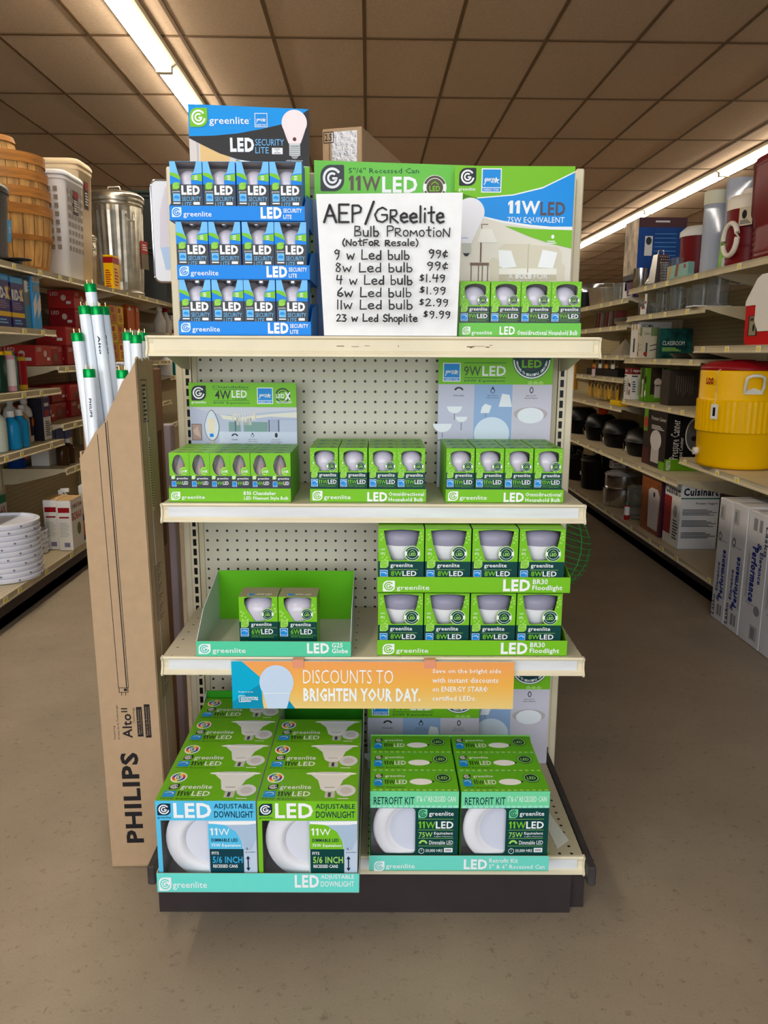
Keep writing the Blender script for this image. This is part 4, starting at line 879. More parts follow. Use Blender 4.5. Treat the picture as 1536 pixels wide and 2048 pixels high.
# ================================================================ tube lamp cartons left of the gondola
cart = root('tube_lamp_carton', 'tall brown carton torn open along a diagonal, full of fluorescent tubes', 'carton', (-.604, 1.668, 0), rot=(radians(-1.5), radians(-1.0), 0))
m = MB(); CW, CD, CHh, t = .136, .125, 1.178, .004
cut = [(0, .972), (.004, .974), (.010, .983), (.024, 1.004), (.038, 1.027), (.059, 1.047), (.074, 1.079), (.087, 1.100), (.102, 1.131), (.122, 1.155), (.130, 1.170), (CW, CHh)]
m.prism([(0, 0, 0), (CW, 0, 0)]+[(x, 0, z) for x, z in cut[::-1]], (0, t, 0), CARD, KRAFT)
rag = [(0, CHh), (.01, CHh+.006), (.02, CHh-.002), (.03, CHh+.003), (.042, CHh-.004), (.056, CHh+.004), (.07, CHh), (.085, CHh+.005), (.1, CHh-.002), (CD, CHh+.001)]
m.prism([(CW, 0, 0), (CW, CD, 0)]+[(CW, y, z) for y, z in rag[::-1]], (-t, 0, 0), CARD, KRAFT)
m.box(0, CW, CD-t, CD, 0, CHh-.02, CARD); m.box(0, t, t, CD, 0, .985, CARD); m.box(0, CW, 0, CD, 0, t, CARD)
c = Canvas(m, (0, 0, 1.2), (1, 0, 0), (0, 0, 1), CW, 1.2, .136, 1.2, .0004)
INKB = mat((34, 30, 32), .6)
def zz(z): return 1.2-z
c.text('PHILIPS', .038, zz(.290), .079, zz(.063), INKB, .035, 1, rot=1)
c.text('Alto', .048, zz(.385), .070, zz(.326), INKB, .02, 1, rot=1); c.text('II', .048, zz(.399), .062, zz(.389), INKB, .01, 1, rot=1, shear=0)
c.text('Featuring', .027, zz(.357), .032, zz(.324), INKB, .0, 1, rot=1); c.text('Dot\u00e9e de la Technologie', .036, zz(.407), .042, zz(.324), INKB, 0, 1, rot=1); c.text('Technology', .073, zz(.400), .079, zz(.362), INKB, 0, 1, rot=1)
for x0, z0, z1 in ((.082, .329, .401), (.100, .326, .407)):
    c.rect(x0, zz(z1), x0+.013, zz(z0), INKB, 1); c.text('Better for the Environment', x0+.002, zz(z1-.006), x0+.006, zz(z0+.006), CARD, 0, 2, rot=1); c.text('without sacrificing performance', x0+.0075, zz(z1-.006), x0+.0115, zz(z0+.006), CARD, 0, 2, rot=1)
def ln(pts, w): c.stroke([(x, zz(z)) for x, z in pts], w, INKB, 1)
ln([(.042, 1.021), (.046, .448)], .0012); ln([(.061, 1.046), (.0645, .448)], .0022); ln([(.065, 1.05), (.0685, .448)], .0012); ln([(.046, .448), (.0685, .448)], .0012)
ln([(.047, .448), (.047, .437), (.067, .437), (.067, .448)], .0014); ln([(.052, .437), (.052, .430)], .0014); ln([(.061, .437), (.061, .430)], .0014); c.rect(.058, zz(.446), .065, zz(.440), INKB, 1)
c2 = Canvas(m, (CW, 0, 1.2), (0, 1, 0), (0, 0, 1), CD, 1.2, .125, 1.2, .0004)
SC_ = [(.018, zz(1.135)), (.060, zz(1.135)), (.060, zz(1.045)), (.018, zz(1.045))]
c2.stroke(SC_+[SC_[0]], .0015, INKB); 
for k in range(9): c2.rect(.026, zz(1.125-.009*k), .052-.004*(k % 3), zz(1.121-.009*k), INKB, 1)
c2.rect(.042, zz(1.01), .062, zz(.845), mat((206, 190, 160), .6), 1); 
for k in range(26): c2.rect(.048, zz(1.0-.0057*k), .059, zz(.9975-.0057*k), INKB, 2)
for z0, n in ((.72, 22), (.5, 16)):
    for k in range(n): c2.rect(.03, zz(z0-.006*k), .085-.01*(k % 4), zz(z0-.0025-.006*k), mat((120, 98, 72), .7), 1)
m.build('carton_body', cart)
# fluorescent tubes
TG = mat((0, 150, 70), .3, .4, name='green_end_cap'); TW = mat((226, 232, 240), .12, name='white_glass_tube', coat=.5); PIN = mat((210, 180, 120), .3, 1.0)
def lamp(top, bot, label, text=None):
    top = V(top); bot = V(bot); d = (top-bot).normalized(); L = 1.19
    q = V((0, 0, 1)).rotation_difference(d); o = bpy.data.objects.new('fluorescent_tube', None); COL.objects.link(o)
    o.rotation_mode = 'QUATERNION'; o.rotation_quaternion = q; o.location = top-d*L
    tag(o, label, 'tube lamp', 'loose fluorescent tubes')
    m = MB(); m.lathe([(.0118, .015), (.0123, .018), (.0123, L-.018), (.0118, L-.015)], TW, 20)
    if text:
        cc = Canvas(m, (-.002, -.0126, L-.06), (1, 0, 0), (0, 0, 1), .008, .06, 8, 60); cc.text(text, 1, 2, 6, 42, INKB, .03, 1, rot=-1)
    m.build('glass_tube', o)
    for z0, z1, s_ in ((0, .018, -1), (L-.018, L, 1)):
        m = MB(); m.lathe([(.0125, z0), (.0128, z0+.002), (.0128, z1-.002), (.0118, z1)], TG, 20); cpo = m.build('end_cap', o)
        m = MB()
        for x in (-.006, .006): m.tube([(x, 0, z1 if s_ > 0 else z0), (x, 0, (z1+.009) if s_ > 0 else z0-.005)], .0012, PIN, 6)
        m.build('contact_pins', cpo)
def at(u, v, y):
    """world point at depth y seen at photo position u, v"""
    r = fw + ax*((u-768)/CF) - ay*((v-1024)/CF); r = r*(y/r.y); return V((r.x, y, CH+r.z))
for u, v, y, k, yb, lb, tx in ((180, 568, 1.792, .071, 1.762, 'fluorescent tube with a green cap, tallest one in the torn carton', 'PHILIPS'),
        (168, 612, 1.764, .071, 1.734, 'fluorescent tube below the tallest one, left of a pair of equal height', None), (192, 613, 1.764, .071, 1.734, 'fluorescent tube printed Alto, right of the pair below the tallest one', 'Alto'),
        (206, 614, 1.791, .071, 1.761, 'fluorescent tube half hidden behind the right one of the tall pair', 'PHILIPS'), (154, 666, 1.742, .071, 1.712, 'fluorescent tube furthest to the left in the torn carton', None),
        (178, 738, 1.717, .0175, 1.687, 'short fluorescent tube printed with its maker name, low in the torn opening', 'PHILIPS'),
        (256, 665, 1.793, .0175, 1.762, 'fluorescent tube, left of the three by the shelf edge', None), (271, 670, 1.747, .0175, 1.717, 'fluorescent tube, front one of the three by the shelf edge', None),
        (284, 666, 1.800, .0175, 1.768, 'fluorescent tube, hindmost of the three by the shelf edge', None), (244, 740, 1.718, .0175, 1.688, 'short fluorescent tube just above the torn cardboard edge', None)):
    p = at(u, v, y); lamp(p, (p.x+k*1.19, yb, p.z-1.19), lb, tx)
# second carton
m = MB(); m.rbox(0, .165, 0, .13, 0, 1.155, CARD2, .003)
m.box(.1652, .1656, .03, .10, .7, 1.0, mat((110, 84, 66), .8)); m.box(.01, .155, -.0006, 0, 1.093, 1.095, mat((120, 92, 72), .8))
tag(m.build('tall_carton', None, (-.695, 1.93, 0), (0, 0, .02)), 'tall plain brown carton standing behind the torn tube carton', 'carton')
m = MB(); rnd = random.Random(3)
for k in range(5):
    x = rnd.uniform(.03, .13); m.tube([(x-.03, .03+.01*k, 1.160+.004*(k % 3)), (x, .05, 1.168), (x+.03, .04+.01*k, 1.160)], [.003, .006, .003], PLAST, 7, flat=.6)
tag(m.build('plastic_wrap', None, (-.695, 1.93, 0), (0, 0, .02)), 'crumpled white plastic wrap on top of the plain tall carton', 'packaging')
m = MB(); m.rbox(0, .06, 0, .05, 0, 1.0, mat((190, 182, 196), .5), .003)
tag(m.build('slim_carton', None, (-.60, 2.16, 0), (0, 0, 0)), 'slim pale lilac carton in the dark gap left of the gondola', 'carton')

# ---- aisle run behind the end display
run = root('shelving_run', 'dark back side of the double sided shelving run behind the bulb display', 'shelving', (0.03, 2.06, 0))
m = MB(); m.box(-.02, .02, .02, 5.2, .1, 1.5, CREAM2); m.build('back_panel', run)
for sx in (-1, 1):
    for z in (.13, .5, .85, 1.18):
        m = MB(); m.box(min(sx*.022, sx*.40), max(sx*.022, sx*.40), .05, 5.2, z-.02, z, CREAM2); m.build('shelf', run)
    m = MB(); m.box(min(sx*.34, sx*.36), max(sx*.34, sx*.36), .05, 5.2, 0.001, .1, KICK); m.build('kick_plate', run)
m = MB(); m.box(-.40, .40, .05, 5.2, 1.48, 1.5, CREAM2); m.build('top_shelf', run)
# carton on top
m = MB(); m.rbox(-.055, .055, -.2, .2, 0, .275, CARD, .002)
c = bc(m, .11, .4, .275, 'F', 100, 250, .0006); FOIL = mat((190, 190, 196), .3, .6, bump=1.0, scale=90, name='silver_tape')
c.rect(24, 8, 88, 90, FOIL, 1); c.stroke([(4, 8), (28, 8), (28, 32), (4, 32), (4, 8)], 1.6, INKB, 2); c.text('2.5', 7, 12, 24, 28, INKB, .01, 3); c.stroke([(18, 34), (18, 100), (92, 100)], 1.2, INKB, 2)
tag(m.build('shipping_carton', None, (-.01, 2.42, 1.5008), (0, 0, -.30)), 'brown carton with silver tape and 2.5 printed on it, on top behind the displays', 'carton')
# clear clamshell hanging on the side of the run
m = MB(); CLAM = mat((206, 206, 212), .15, name='clear_plastic_tray')
def rr(w, h, r, y, n=6):
    P = []
    for cx, cz, a0 in ((w/2-r, h/2-r, 0), (-w/2+r, h/2-r, 90), (-w/2+r, -h/2+r, 180), (w/2-r, -h/2+r, 270)):
        for k in range(n+1): a = radians(a0+90*k/n); P.append((cx+r*cos(a), y, cz+r*sin(a)))
    return P
m.prism(rr(.11, .256, .018, 0), (0, .012, 0), CLAM); m.prism(rr(.104, .248, .014, -.003), (0, .003, 0), mat((228, 230, 238), .4))
m.tube(rr(.108, .254, .017, -.003)[::1], .0025, CHROME, 6, closed=True)
c = Canvas(m, (-.045, -.0034, .11), (1, 0, 0), (0, 0, 1), .09, .22, 90, 220)
PR = mat((214, 210, 222), .5); c.poly([(28, 0), (90, 0), (90, 210), (24, 205), (8, 150), (12, 60)], PR, 1)
for k in range(26):
    if k % 6 != 5: c.rect(36+(k % 3)*3, 22+k*5, 84, 24+k*5, mat((150, 146, 156), .5), 2)
c.poly([(10, 150), (60, 145), (88, 200), (20, 205)], mat((176, 200, 232), .4), 3)
m.box(.04, .12, .012, .013, .06, .10, CLAM)
tag(m.build('clear_package', None, (-.508, 2.17, 1.503), (0, 0, .05)), 'clear plastic package with a printed sheet hanging left of the gondola top', 'package')
# green wire basket behind, right
wb = root('wire_basket', 'green wire basket poking out behind the floodlight trays on the right', 'basket', (.535, 2.24, .63))
GW = mat((50, 150, 64), .35, name='green_coated_wire')
R_ = Matrix.Rotation(radians(20), 4, 'Y')
m = MB()
for k in range(15):
    z = -.11+.22*k/14; r = .118*math.sqrt(max(0.02, 1-(z/.125)**2)); m.tube([R_ @ V((r*cos(2*pi*j/28), r*sin(2*pi*j/28), z)) for j in range(28)], .0011, GW, 5, closed=True)
m.build('wire_rings', wb)
m = MB()
for k in range(6): m.tube([R_ @ V((.118*cos(k*pi/3)*cos(a), .118*sin(k*pi/3)*cos(a), .125*sin(a))) for a in [radians(-85+17*j) for j in range(11)]], .0016, GW, 5)
m.build('wire_ribs', wb)
m = MB(); m.tube([(0, 0, .12), (0, 0, .20), (-.06, 0, .22), (-.10, 0, .22)], .002, GW, 6); m.build('hanging_hook', wb)

# ================================================================ aisle shelving
PEG2 = peg_mat((176, 160, 122), (60, 50, 36), 'aisle_pegboard', plane='YZ')
TAGY = mat((240, 214, 60), .5); TAGW = mat((236, 232, 220), .5)
SH = mat((200, 188, 156), .42, var=.04, scale=8, name='aisle_shelf_enamel'); SHD = peg_mat((196, 182, 150), (80, 70, 50), 'aisle_base_deck', step=.0254, r=.003, plane='XY')
def section(side, y0, y1, shelves, xb, label, top=1.56, tags=True, kx=1.69, by=None):
    s = 1 if side > 0 else -1; rn = random.Random(int(y0*100)+s)
    r = root('shelving_section', label, 'shelving', (0, 0, 0))
    m = MB(); m.box(min(xb*s, (xb+.012)*s), max(xb*s, (xb+.012)*s), y0+.003, y1-.003, .1, top, PEG2); m.build('back_panel', r)
    for y in (y0+.002, y1-.02):
        m = MB(); m.box(min((xb-.03)*s, (xb-.001)*s), max((xb-.03)*s, (xb-.001)*s), y, y+.018, .1, top, SH); m.build('upright_post', r)
    Y0 = y0; by = by or y0
    m = MB(); m.box(min(kx*s, (kx+.02)*s), max(kx*s, (kx+.02)*s), by+.002, y1-.002, .001, .115, KICK); m.box(min(kx*s, xb*s), max(kx*s, xb*s), by+.002, y1-.002, .001, .05, KICK); m.build('kick_plate', r)
    for i, (z, xl) in enumerate(shelves):
        m = MB(); base = z < .2; y0 = by if base else Y0
        m.box(min((xl+.01)*s, (xb-.002)*s), max((xl+.01)*s, (xb-.002)*s), y0+.003, y1-.003, z-.018, z, SHD if base else SH)
        if not base:
            for y in (y0+.004, y1-.007): m.prism([((xb-.004)*s, y, z-.018), ((xb-.004)*s, y, z-.09), ((xb-.10)*s, y, z-.085), ((xl+.08)*s, y, z-.035), ((xl+.03)*s, y, z-.018)], (0, .003, 0), SH)
        o = m.build('base_deck' if base else 'shelf', r)
        m = MB(); P = [((xl+.012)*s, y0+.002, z+.001), ((xl+.004)*s, y0+.002, z), ((xl+.008)*s, y0+.002, z-.009), ((xl+.009)*s, y0+.002, z-.022), ((xl+.003)*s, y0+.002, z-.03), ((xl+.003)*s, y0+.002, z-.034), ((xl+.012)*s, y0+.002, z-.033)]
        m.prism(P, (0, y1-y0-.004, 0), SH)
        if tags:
            y = y0+rn.uniform(.06, .2)
            while y < y1-.08:
                w = rn.uniform(.035, .05); a, b = sorted(((xl+.0035)*s, (xl+.0055)*s)); m.box(a, b, y, y+w, z-.030, z-.004, TAGW); a, b = sorted(((xl+.003)*s, (xl+.0035)*s)); m.box(a, b, y+w*.1, y+w*.75, z-.026, z-.009, TAGY)
                y += rn.uniform(.14, .42)
        m.build('price_channel', o)
    return r
RX, LX = 2.10, 2.05
section(1, 2.91, 4.13, [(1.615, 1.72), (1.237, 1.68), (.660, 1.65), (.150, 1.63)], RX, 'nearest section of the right aisle shelving, holding the yellow drink cooler', by=3.49)
section(1, 4.13, 5.37, [(1.615, 1.72), (1.440, 1.72), (1.170, 1.72), (.900, 1.72), (.530, 1.65), (.150, 1.63)], RX, 'middle section of the right aisle shelving, with kitchen appliance boxes')
section(1, 5.37, 6.60, [(1.565, 1.72), (1.390, 1.72), (1.190, 1.72), (1.035, 1.72), (.84, 1.72), (.530, 1.65), (.150, 1.63)], RX, 'far section of the right aisle shelving, with black roasters and baking pans')
section(1, 6.60, 8.4, [(1.565, 1.72), (1.2, 1.72), (.84, 1.72), (.530, 1.65), (.150, 1.63)], RX, 'furthest section of the right aisle shelving, hung with yellow and brown tools')
LK = 1.61
section(-1, 3.12, 4.34, [(1.605, 1.66), (1.308, 1.66), (1.005, 1.66), (.728, 1.66), (.155, 1.57)], LX, 'nearest section of the left aisle shelving, holding cleaners and white lids', kx=LK)
section(-1, 4.34, 5.56, [(1.605, 1.66), (1.118, 1.66), (.805, 1.66), (.56, 1.66), (.155, 1.57)], LX, 'second section of the left aisle shelving, stocked with red lamp boxes', kx=LK)
section(-1, 5.56, 6.78, [(1.605, 1.66), (1.130, 1.66), (.80, 1.66), (.5, 1.66), (.155, 1.57)], LX, 'third section of the left aisle shelving, under the galvanised trash can', kx=LK)
section(-1, 6.78, 8.6, [(1.605, 1.66), (1.355, 1.66), (1.0, 1.66), (.6, 1.66), (.155, 1.57)], LX, 'far section of the left aisle shelving, seen left of the gondola top', kx=LK)

# ================================================================ goods in the aisles
def place(o, x, y, z, rz=0): o.location = (x, y, z); o.rotation_euler = (0, 0, rz); return o
def pbox(name, label, cat, x0, x1, y0, y1, z, h, c0, near=None, aisle=None, top=None, group=None, rz=0, r=.003):
    """printed carton; near = art on the face towards the shop front, aisle = art on the face towards the aisle"""
    w, d = x1-x0, y1-y0; m = MB(); m.rbox(-w/2, w/2, -d/2, d/2, 0, h, c0, r)
    if near: near(bc(m, w, d, h, 'F', 100, 100*h/w, .0005))
    if aisle: 
        f = 'R' if x1 < 0 else 'L'; aisle(bc(m, w, d, h, f, 100, 100*h/d, .0005))
    if top: top(bc(m, w, d, h, 'T', 100, 100, .0005))
    return tag(m.build(name, None, ((x0+x1)/2, (y0+y1)/2, z+.0008), (0, 0, rz)), label, cat, group)
R1 = mat((150, 18, 26), .35); R2 = mat((176, 40, 36), .4); MAR = mat((112, 14, 20), .35, name='maroon_plastic'); DB = mat((10, 60, 140), .35)
WH = mat((228, 226, 222), .45); BK = mat((22, 22, 24), .35); TAN = mat((196, 160, 110), .6)

# ---- left, top shelf
ZA = 1.606
can = root('pedal_bin', 'black plastic pedal bin with a blue sticker, left edge of the top shelf', 'bin', (-1.822, 3.87, ZA), 0)
m = MB(); m.lathe([(.115, 0), (.12, .03), (.118, .04), (.135, .30), (.137, .31)], BK, 28, sq=3.2)
c = Canvas(m, (.1225, .055, .20), (0, 1, 0), (.08, 0, 1), .05, .10, 50, 100, .002); c.rect(0, 0, 50, 100, SKY, 1); c.text('b', 18, 20, 34, 60, WHITE, 0, 2); m.build('bin_body', can)
m = MB(); m.lathe([(.142, .31), (.144, .325), (.138, .345), (.11, .36), (.0001, .365)], BK, 28, sq=3.2, cap1=False); m.build('lid', can)
m = MB(); m.lathe([(.0001, .02), (.05, .026), (.055, .022), (.05, .016), (.0001, .012)], BK, 20, c=(.15, .09, 0), sx=1.1, cap0=False); m.box(.1, .16, .07, .11, .002, .014, BK); m.build('pedal', can)
WOOD = mat((206, 158, 96), .55, var=.22, scale=7, stretch=(5, 5, .6), name='basket_wood_stave'); HOOP = mat((176, 118, 58), .5, var=.12, scale=10, stretch=(1, 1, 8), name='basket_wood_hoop'); GAP = mat((100, 66, 34), .8)
def basket(r0, r1, h, label, z, x=-1.915, y=4.46, handles=True):
    b = root('bushel_basket', label, 'basket', (x, y, z), 0, 'wooden bushel baskets')
    m = MB(); n = 22
    prof = [(r0*(1-f)+r1*f+.012*sin(pi*f), h*f) for f in (0, .25, .5, .75, 1)]
    for k in range(n):
        a0 = 2*pi*(k+.03)/n; a1 = 2*pi*(k+.97)/n
        for (ra, za), (rb, zb) in zip(prof, prof[1:]):
            q = lambda r, a, z: (r*cos(a), r*sin(a), z)
            m.face([q(ra, a0, za), q(ra, a1, za), q(rb, a1, zb), q(rb, a0, zb)], WOOD)
    m.lathe([(r-.004, z_) for r, z_ in prof], GAP, n, smooth=False, cap1=False); m.lathe([(.0001, .012), (r0, .012)], WOOD, n, cap0=False, cap1=False)
    m.build('basket_staves', b)
    for f, hh in ((.0, .03), (.48, .026), (.86, .05)):
        r = r0*(1-f)+r1*f+.012*sin(pi*f)+.004; z_ = h*f; r2 = r0*(1-f-hh/h)+r1*(f+hh/h)+.012*sin(pi*min(1, f+hh/h))+.004
        m = MB(); m.lathe([(r-.003, z_), (r+.003, z_), (r2+.004, z_+hh), (r2-.003, z_+hh)], HOOP, 36, cap0=False, cap1=False); m.build('hoop', b)
    if handles:
        m = MB(); m.tube([(.0, -r1-.004, h*.97), (.03, -r1-.016, h*1.0), (.045, -r1-.012, h*1.12), (.05, -r1-.004, h*.95)], .0022, SILV, 6); m.build('wire_handle', b)
    return b
basket(.17, .212, .335, 'wooden bushel basket standing on the top shelf, lowest of its nested stack', ZA)
basket(.165, .206, .30, 'wooden bushel basket nested second from the bottom of the stack', ZA+.115)
basket(.160, .199, .30, 'wooden bushel basket nested third from the bottom of the stack', ZA+.20)
basket(.155, .190, .30, 'wooden bushel basket nested highest of the large ones in the stack', ZA+.285)
b = basket(.085, .10, .15, 'small wooden basket sitting upside down on the bushel basket stack', ZA+.685, -1.95, 4.44, False); b.rotation_euler = (pi, 0, 0)
def hamper(name, label, x, y, wx, wy, h, m_, holes=True):
    r = root(name, label, 'laundry hamper', (x, y, ZA)); m = MB(); T = None
    m.lathe([(.40, 0), (.42, .01), (.46, h*.45), (.5, h*.90), (.515, h*.905), (.515, h*.93), (.50, h*.935), (.49, h*.98)], m_, 40, sx=wx, sy=wy, sq=7)
    if holes:
        HM = mat((150, 140, 130), .6)
        for (O, U, wd) in (((-wx*.42, -wy*.494, h*.86), (1, 0, 0), wx*.84), ((wx*.494, -wy*.40, h*.86), (0, 1, 0), wy*.8)):
            W = (0, -.10*wy/h*-1 if U[0] else 0, 1) if False else ((0, -.08*wy/h*1.0, 1) if U[0] else (.08*wx/h, 0, 1))
            c = Canvas(m, O, U, W, wd, h*.62, 100, 100*h*.62/wd, .003)
            nx = 5; ny = 8 if h < .6 else 8; ph = 100*h*.62/wd
            for i in range(nx):
                for j in range(ny): c.rect(8+i*18, ph*(.04+j*.12), 8+i*18+11, ph*(.04+j*.12)+ph*.07, HM, 1)
    m.build('hamper_body', r)
    m = MB(); m.lathe([(.515, h*.94), (.53, h*.945), (.53, h*.965), (.50, h*.985), (.3, h*1.0), (.0001, h)], m_, 40, sx=wx, sy=wy, sq=7, cap1=False); m.build('lid', r)
    m = MB(); c = Canvas(m, (wx*.492, -wy*.12, h*.84), (0, 1, 0), (.04, 0, 1), wy*.26, h*.22, 60, 100, .003); c.rect(0, 0, 60, 100, mat((60, 40, 44), .4)); c.rect(4, 4, 56, 30, R1, 2); c.lines(8, 40, 52, 90, 5, WH, 2); m.build('paper_label', r)
    return r
hamper('laundry_hamper', 'white plastic laundry hamper with square holes and a rounded lid', -1.83, 4.88, .25, .34, .60, PLAST)
hamper('laundry_hamper', 'tall cream plastic hamper just behind the white one', -1.90, 5.21, .30, .29, .74, mat((222, 200, 166), .35), False)
GALV = mat((206, 200, 186), .28, .95, var=.12, scale=14, name='galvanised_steel')
def galv(label, x, y, r, h, group='galvanised trash cans'):
    o = root('galvanised_trash_can', label, 'trash can', (x, y, ZA), 0, group); m = MB(); n = 60
    prof = [(.80, 0), (.83, .01), (.83, .03), (.81, .05), (.815, .12), (.9, .80), (.905, .82), (.93, .83), (.93, .87), (.90, .88)]
    vs = []
    m.lathe([(p*r, z*h) for p, z in prof[:4]], GALV, 48); m.lathe([(p*r, z*h) for p, z in prof[6:]], GALV, 48, cap0=False)
    for k in range(n):   # vertical flutes
        a0 = 2*pi*k/n; a1 = 2*pi*(k+1)/n; k0 = 1+.022*(k % 2); k1 = 1+.022*((k+1) % 2)
        q = lambda rr, a, z: (rr*cos(a), rr*sin(a), z)
        m.face([q(.81*r, a0, .05*h), q(.81*r, a1, .05*h), q(.815*r*k1, a1, .12*h), q(.815*r*k0, a0, .12*h)], GALV)
        m.face([q(.815*r*k0, a0, .12*h), q(.815*r*k1, a1, .12*h), q(.895*r*k1, a1, .77*h), q(.895*r*k0, a0, .77*h)], GALV)
        m.face([q(.895*r*k0, a0, .77*h), q(.895*r*k1, a1, .77*h), q(.905*r, a1, .82*h), q(.905*r, a0, .82*h)], GALV)
    if r > .15:
        c = Canvas(m, (r*.80*cos(-.25), r*.80*sin(-.25), h*.52), (sin(.25), cos(.25), 0), (.0, 0, 1), .10, .2, 50, 100, .02); c.rect(0, 0, 50, 100, R2); c.rect(0, 45, 50, 100, mat((120, 110, 90), .5), 1.1); c.lines(8, 12, 44, 36, 3, WH, 1.2)
    m.build('can_body', o)
    m = MB(); m.lathe([(.96*r, h*.86), (.98*r, h*.88), (.97*r, h*.92), (.93*r, h*.93), (.8*r, h*.955), (.3*r, h*.985), (.0001, h*.985)], GALV, 48, cap1=False); lo = m.build('lid', o)
    m = MB(); m.tube([(-.05, 0, h*.98), (-.04, 0, h*1.02), (.04, 0, h*1.02), (.05, 0, h*.98)], .006, GALV, 8); m.build('lid_handle', lo)
    for s_ in (-1, 1):
        m = MB(); a = -.9 if s_ < 0 else 2.2; X, Y = .93*r*cos(a), .93*r*sin(a)
        m.tube([(X, Y, h*.74), (X+.02*cos(a), Y+.02*sin(a), h*.68), (X+.02*cos(a)-.05*sin(a), Y+.02*sin(a)+.05*cos(a), h*.68), (X-.05*sin(a), Y+.05*cos(a), h*.74)], .005, GALV, 8); m.build('side_handle', o)
galv('large galvanised steel trash can with a fluted side and a red sticker', -1.855, 6.12, .215, .755)
galv('small galvanised steel can, right in front of the large trash can', -1.915, 5.53, .105, .37)
m = MB(); m.lathe([(.006, 0), (.006, 0.005)], GALV, 8)
pbox('yellow_carton', 'tall slim yellow carton with a red band beside the galvanised trash can', 'box', -1.80, -1.735, 5.60, 5.74, ZA, .235, YEL, near=lambda c: (c.rect(0, 20, 100, 80, R1), c.lines(20, 150, 80, 330, 8, R2)), aisle=lambda c: (c.rect(0, 8, 100, 38, R1), c.lines(20, 60, 80, 150, 6, R2)))
DT = mat((62, 66, 68), .5, name='dark_grey_tote')
for k in range(2):
    t_ = root('storage_tote', 'dark grey lidded storage tote at the back of the top shelf, %s one' % ('lower', 'upper')[k], 'storage tote', (-1.85, 7.1, ZA+.43*k), 0, 'dark storage totes')
    m = MB(); m.lathe([(.44, 0), (.5, .36), (.52, .37), (.52, .39)], DT, 28, sx=.46, sy=.85, sq=8); m.build('tote_body', t_)
    m = MB(); m.lathe([(.53, .392), (.54, .40), (.53, .42), (.3, .428), (.0001, .428)], mat((40, 52, 50), .4), 28, sx=.46, sy=.85, sq=8, cap1=False); m.build('lid', t_)
# ---- left, second shelf of the near section
ZB1 = 1.309
def bottle(name, label, x, y, z, r, h, body, capc, lab=None, cap='screw', group=None, sy=1.0, labart=None, cat='bottle'):
    o = root(name, label, cat, (x, y, z+.0008), 0, group); m = MB()
    P = [(r*.92, 0), (r, .006), (r, h*.62), (r*.86, h*.72), (r*.40, h*.80), (r*.36, h*.84)] if cap != 'can' else [(r*.96, 0), (r, .004), (r, h*.88), (r*.8, h*.91)]
    if cap == 'cone': P = [(r*.92, 0), (r, .006), (r, h*.45), (r*.9, h*.5), (r*.28, h*.82), (r*.26, h*.84)]
    m.lathe(P, body, 20, sy=sy)
    if lab: m.lathe([(r+.0005, h*.14), (r+.0005, h*(.55 if cap != 'can' else .8))], lab, 20, sy=sy, cap0=False, cap1=False)
    if labart:
        c = Canvas(m, (r+.001, -r*.55, h*.5), (0, 1, 0), (0, 0, 1), r*1.1, h*.34, 100, 100, .001); labart(c)
    m.build('bottle_body' if cat == 'bottle' else 'can_body', o)
    m = MB()
    if cap == 'spray':
        m.box(-.012, .012, -.010, .010, h*.84, h*.97, capc); m.box(.0, .045, -.007, .007, h*.93, h*1.0, capc); m.tube([(.02, 0, h*.92), (.035, 0, h*.86), (.03, 0, h*.80)], .004, capc, 6); m.build('spray_head', o)
    else:
        q = .78 if cap == 'can' else .48
        m.lathe([(r*q, h*.84 if cap != 'can' else h*.9), (r*q*.9, h)], capc, 16); m.build('cap', o)
    return o
PUR = mat((44, 34, 110), .35)
def ridx(c, s=1):
    H = c.ph; c.rect(0, 0, 100, H, PUR); c.rect(0, 0, 100, H*.12, SKY, 2); c.text('RID-X', 6, H*.25, 94, H*.46, WHITE, .05, 2); c.text('X', 74, H*.22, 98, H*.46, YEL, .05, 3); c.lines(10, H*.5, 90, H*.66, 4, mat((150, 120, 150), .4), 2); c.rect(0, H*.7, 100, H*.79, YEL, 2); c.lines(14, H*.84, 86, H*.95, 2, LBLUE, 2)
pbox('septic_treatment_box', 'purple and yellow RID-X carton with a pale blue top', 'box', -1.80, -1.735, 3.985, 4.125, ZB1, .245, PUR, aisle=ridx, near=lambda c: ridx(c))
pbox('septic_treatment_box', 'purple and yellow RID-X pouch cut off by the left edge of the photo', 'box', -1.80, -1.735, 3.82, 3.965, ZB1, .25, PUR, aisle=ridx)
pbox('hose_package', 'grey and blue hanging package beside the light blue cartons', 'package', -1.80, -1.74, 4.14, 4.225, ZB1, .26, mat((90, 100, 108), .3), aisle=lambda c: (c.rect(8, c.ph*.55, 92, c.ph*.98, mat((20, 130, 180), .4)), c.rect(20, c.ph*.08, 60, c.ph*.3, WH, 2), c.lines(60, c.ph*.1, 90, c.ph*.3, 3, LBLUE, 2)))
for k in range(2):
    pbox('caulk_carton', 'light blue and white carton next to the red lamp boxes, %s of two' % ('nearer', 'farther')[k], 'box', -1.80, -1.73, 4.228+k*.05, 4.274+k*.05, ZB1, .265, SKY, aisle=lambda c: (c.rect(0, 0, 100, c.ph*.1, WH), c.poly([(0, c.ph*.5), (100, c.ph*.3), (100, c.ph*.6), (0, c.ph*.8)], WH), c.rect(30, c.ph*.15, 80, c.ph*.28, TAN, 2)), near=lambda c: c.lines(20, 40, 80, 300, 9, WH), group='light blue cartons')
